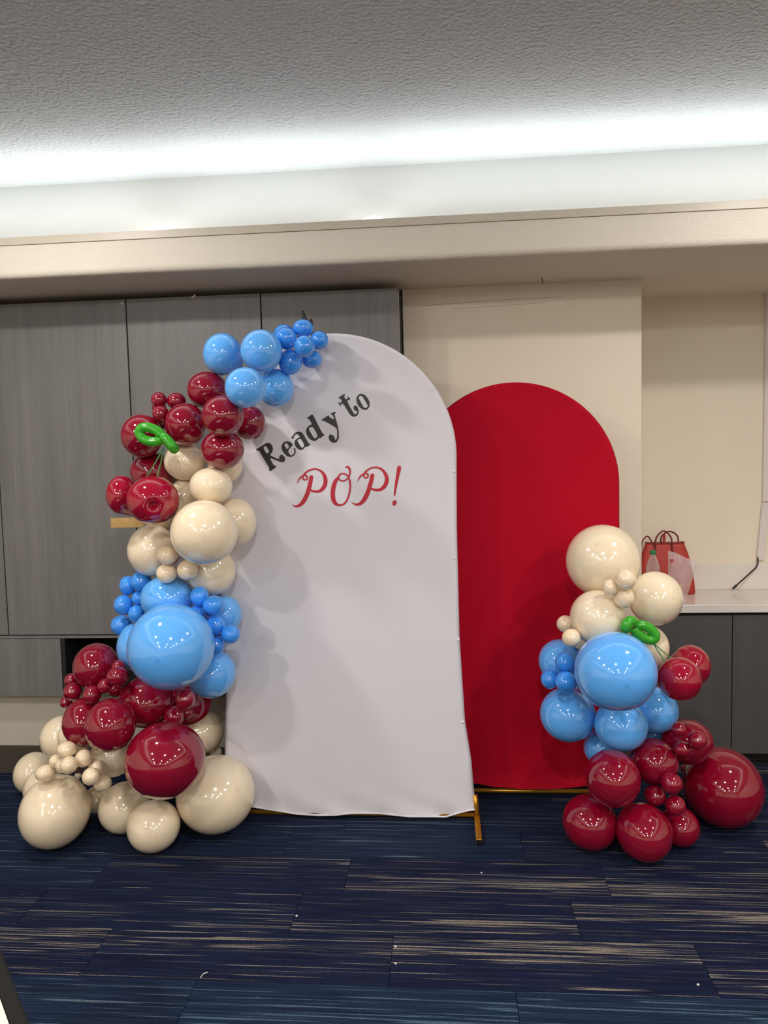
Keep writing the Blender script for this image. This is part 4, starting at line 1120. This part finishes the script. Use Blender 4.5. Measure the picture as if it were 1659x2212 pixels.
for (x0, y0, x1, y1, ye) in ((353.8, 966, 316.5, 1031, 3.0), (354, 968, 339, 1031, 2.99)):
    q = [on_y(x0, y0, 3.035), on_y(x0*.5+x1*.5+1, y0*.5+y1*.5, 3.02), on_y(x1, y1, ye)]
    tube('stem', [a-p for a in catmull(q, 8)], .0027, M_STEM, chA, 8)
pB = EYE+ray(1468.6, 1471.5)*cb_[1]
chB = empty('cherry_decoration', tuple(pB)); tag(chB, 'pair of red cherry balloons with green leaf on the column by the red arch', 'balloon cherries')
make_balloon(1495, 1438, 42, 45, cb_[0], M_B['k'], np.array([.5, -.3, .1]), 'cherry', BUC, spot=False, parent=chB, origin=pB)
make_balloon(1468.6, 1471.5, 49, 42, cb_[1], M_B['k'], -UP*.97-FW*.12+RT*.1, 'cherry', BUD, spot=False, parent=chB, origin=pB)
S6 = (1320, 1310, 10.37)
loop_leaf(chB, 'leaf', src([(500,455),(530,530),(600,605),(720,690),(860,740),(965,720),(985,640),(935,560),(840,480),(720,425),(610,415),(520,440)], *S6), 3.03, 10.6)
loop_leaf(chB, 'leaf', src([(490,420),(490,350),(450,325),(390,345),(335,430),(325,480),(370,485),(430,455)], *S6), 3.01, 11.2, dY=[.01, .008, 0, -.012, -.014, 0, .014, .014])
for (x0, y0, x1, y1, ye) in ((1411.5, 1391, 1441, 1436, 2.98), (1413, 1391, 1460.5, 1431, 3.0)):
    q = [on_y(x0, y0, 3.035), on_y(x0*.5+x1*.5, y0*.5+y1*.5, 3.01), on_y(x1, y1, ye)]
    tube('stem', [a-pB for a in catmull(q, 8)], .0026, M_STEM, chB, 8)

# burgundy tie ribbons showing between balloons
for lab, pp, Y in (('short burgundy tie ribbon between the small cream trio and the large cream balloon', [(376, 1217), (382, 1212), (388, 1203)], 3.0),
                   ('short burgundy tie ribbon among the small blush cream balloons', [(162, 1668), (172, 1660), (177, 1668), (164, 1670)], 2.98)):
    q = catmull([on_y(x, y, Y) for x, y in pp], 5)
    tag(tube('tie_ribbon', q, .0022, simple('ribbon_burgundy', srgb(96, 12, 26), .6), None, 8), lab, 'ribbon')
# black clip behind the tip of the garland
ck = empty('black_clip', tuple(on_y(664, 700, 3.285))); tag(ck, 'black plastic clip sticking up behind the small blue balloons at the arch top', 'clip')
o0 = np.array(ck.location)
q = [on_y(x, y, 3.27)-o0 for x, y in ((653, 671), (653.6, 674), (656, 682), (660, 692), (664, 706))]
tube('clip_arm', q, [.0035, .0085, .009, .009, .009], M_BLACK, ck, 12)
q = [on_y(x, y, 3.275)-o0 for x, y in ((673.5, 689), (672, 691), (671.5, 698), (673.5, 712))]
tube('clip_arm', q, [.002, .0065, .0085, .006], M_BLACK, ck, 12)
q = [on_y(x, y, 3.283)-o0 for x, y in ((657, 706), (664, 712), (674, 716), (676, 730))]
tube('clip_jaw', q, .008, M_BLACK, ck, 10)

# ================================================================== FOREGROUND TABLE (only a corner shows)
tn = np.array([.744, .668, 0]); tt = np.array([.668, -.744, 0])
T0 = np.array([-.777, 1.2017, 0])+tt*0.0
tb = empty('folding_table', tuple(T0+np.array([0, 0, 0]))); tb.rotation_euler = (0, 0, math.atan2(tt[1], tt[0]))
tag(tb, 'pale table with dark edge banding standing apart on the carpet', 'table')
# local x runs along the edge, local y points outwards over the edge
tp = box('table_top', -.75, .45, -.61, -.028, .718, .740, simple('pale_tabletop', srgb(226, 212, 200), .4), tb)
for (a0, a1, b0, b1) in ((-.778, .478, -.0278, 0), (-.778, .478, -.638, -.6102), (-.778, -.7502, -.6100, -.0280), (.4502, .478, -.6100, -.0280)):
    box('edge_band', a0, a1, b0, b1, .712, .7405, simple('dark_edge_band', srgb(24, 23, 20), .75, spec=.2), tb, .006, 3)
for lx in (-.7, .4):
    for ly in (-.58, -.06): box('leg', lx-.014, lx+.014, ly-.014, ly+.014, 0, .7175, M_BLACK, tb, .003)

# ================================================================== BITS ON THE CARPET
q = [on_z(x, y, .002) for x, y in ((433, 2113), (437, 2106), (441, 2103), (449, 2100))]
tag(tube('thread_scrap', catmull(q, 5), .0015, M_WPLAST, None, 6), 'curled white thread scrap lying on the carpet', 'thread')
for (px, py) in ((1040, 1886), (641, 1979), (855, 2045), (855, 2082), (1508, 2128)):
    c0 = on_z(px, py, 0); V = []
    for k in range(6):
        an = k*math.pi/3+.3; rr = random.uniform(.003, .0055); V.append((c0[0]+rr*math.cos(an), c0[1]+rr*math.sin(an), .001))
    V += [(v[0]*.7+c0[0]*.3, v[1]*.7+c0[1]*.3, .0035) for v in V]
    tag(mesh_obj('paper_fleck', V, [(0, 1, 2, 3, 4, 5)[::-1], (6, 7, 8, 9, 10, 11)]+[(i, (i+1) % 6, 6+(i+1) % 6, 6+i) for i in range(6)], M_WPLAST), 'tiny white paper fleck on the dark carpet', 'paper scrap', 'paper flecks on the carpet')
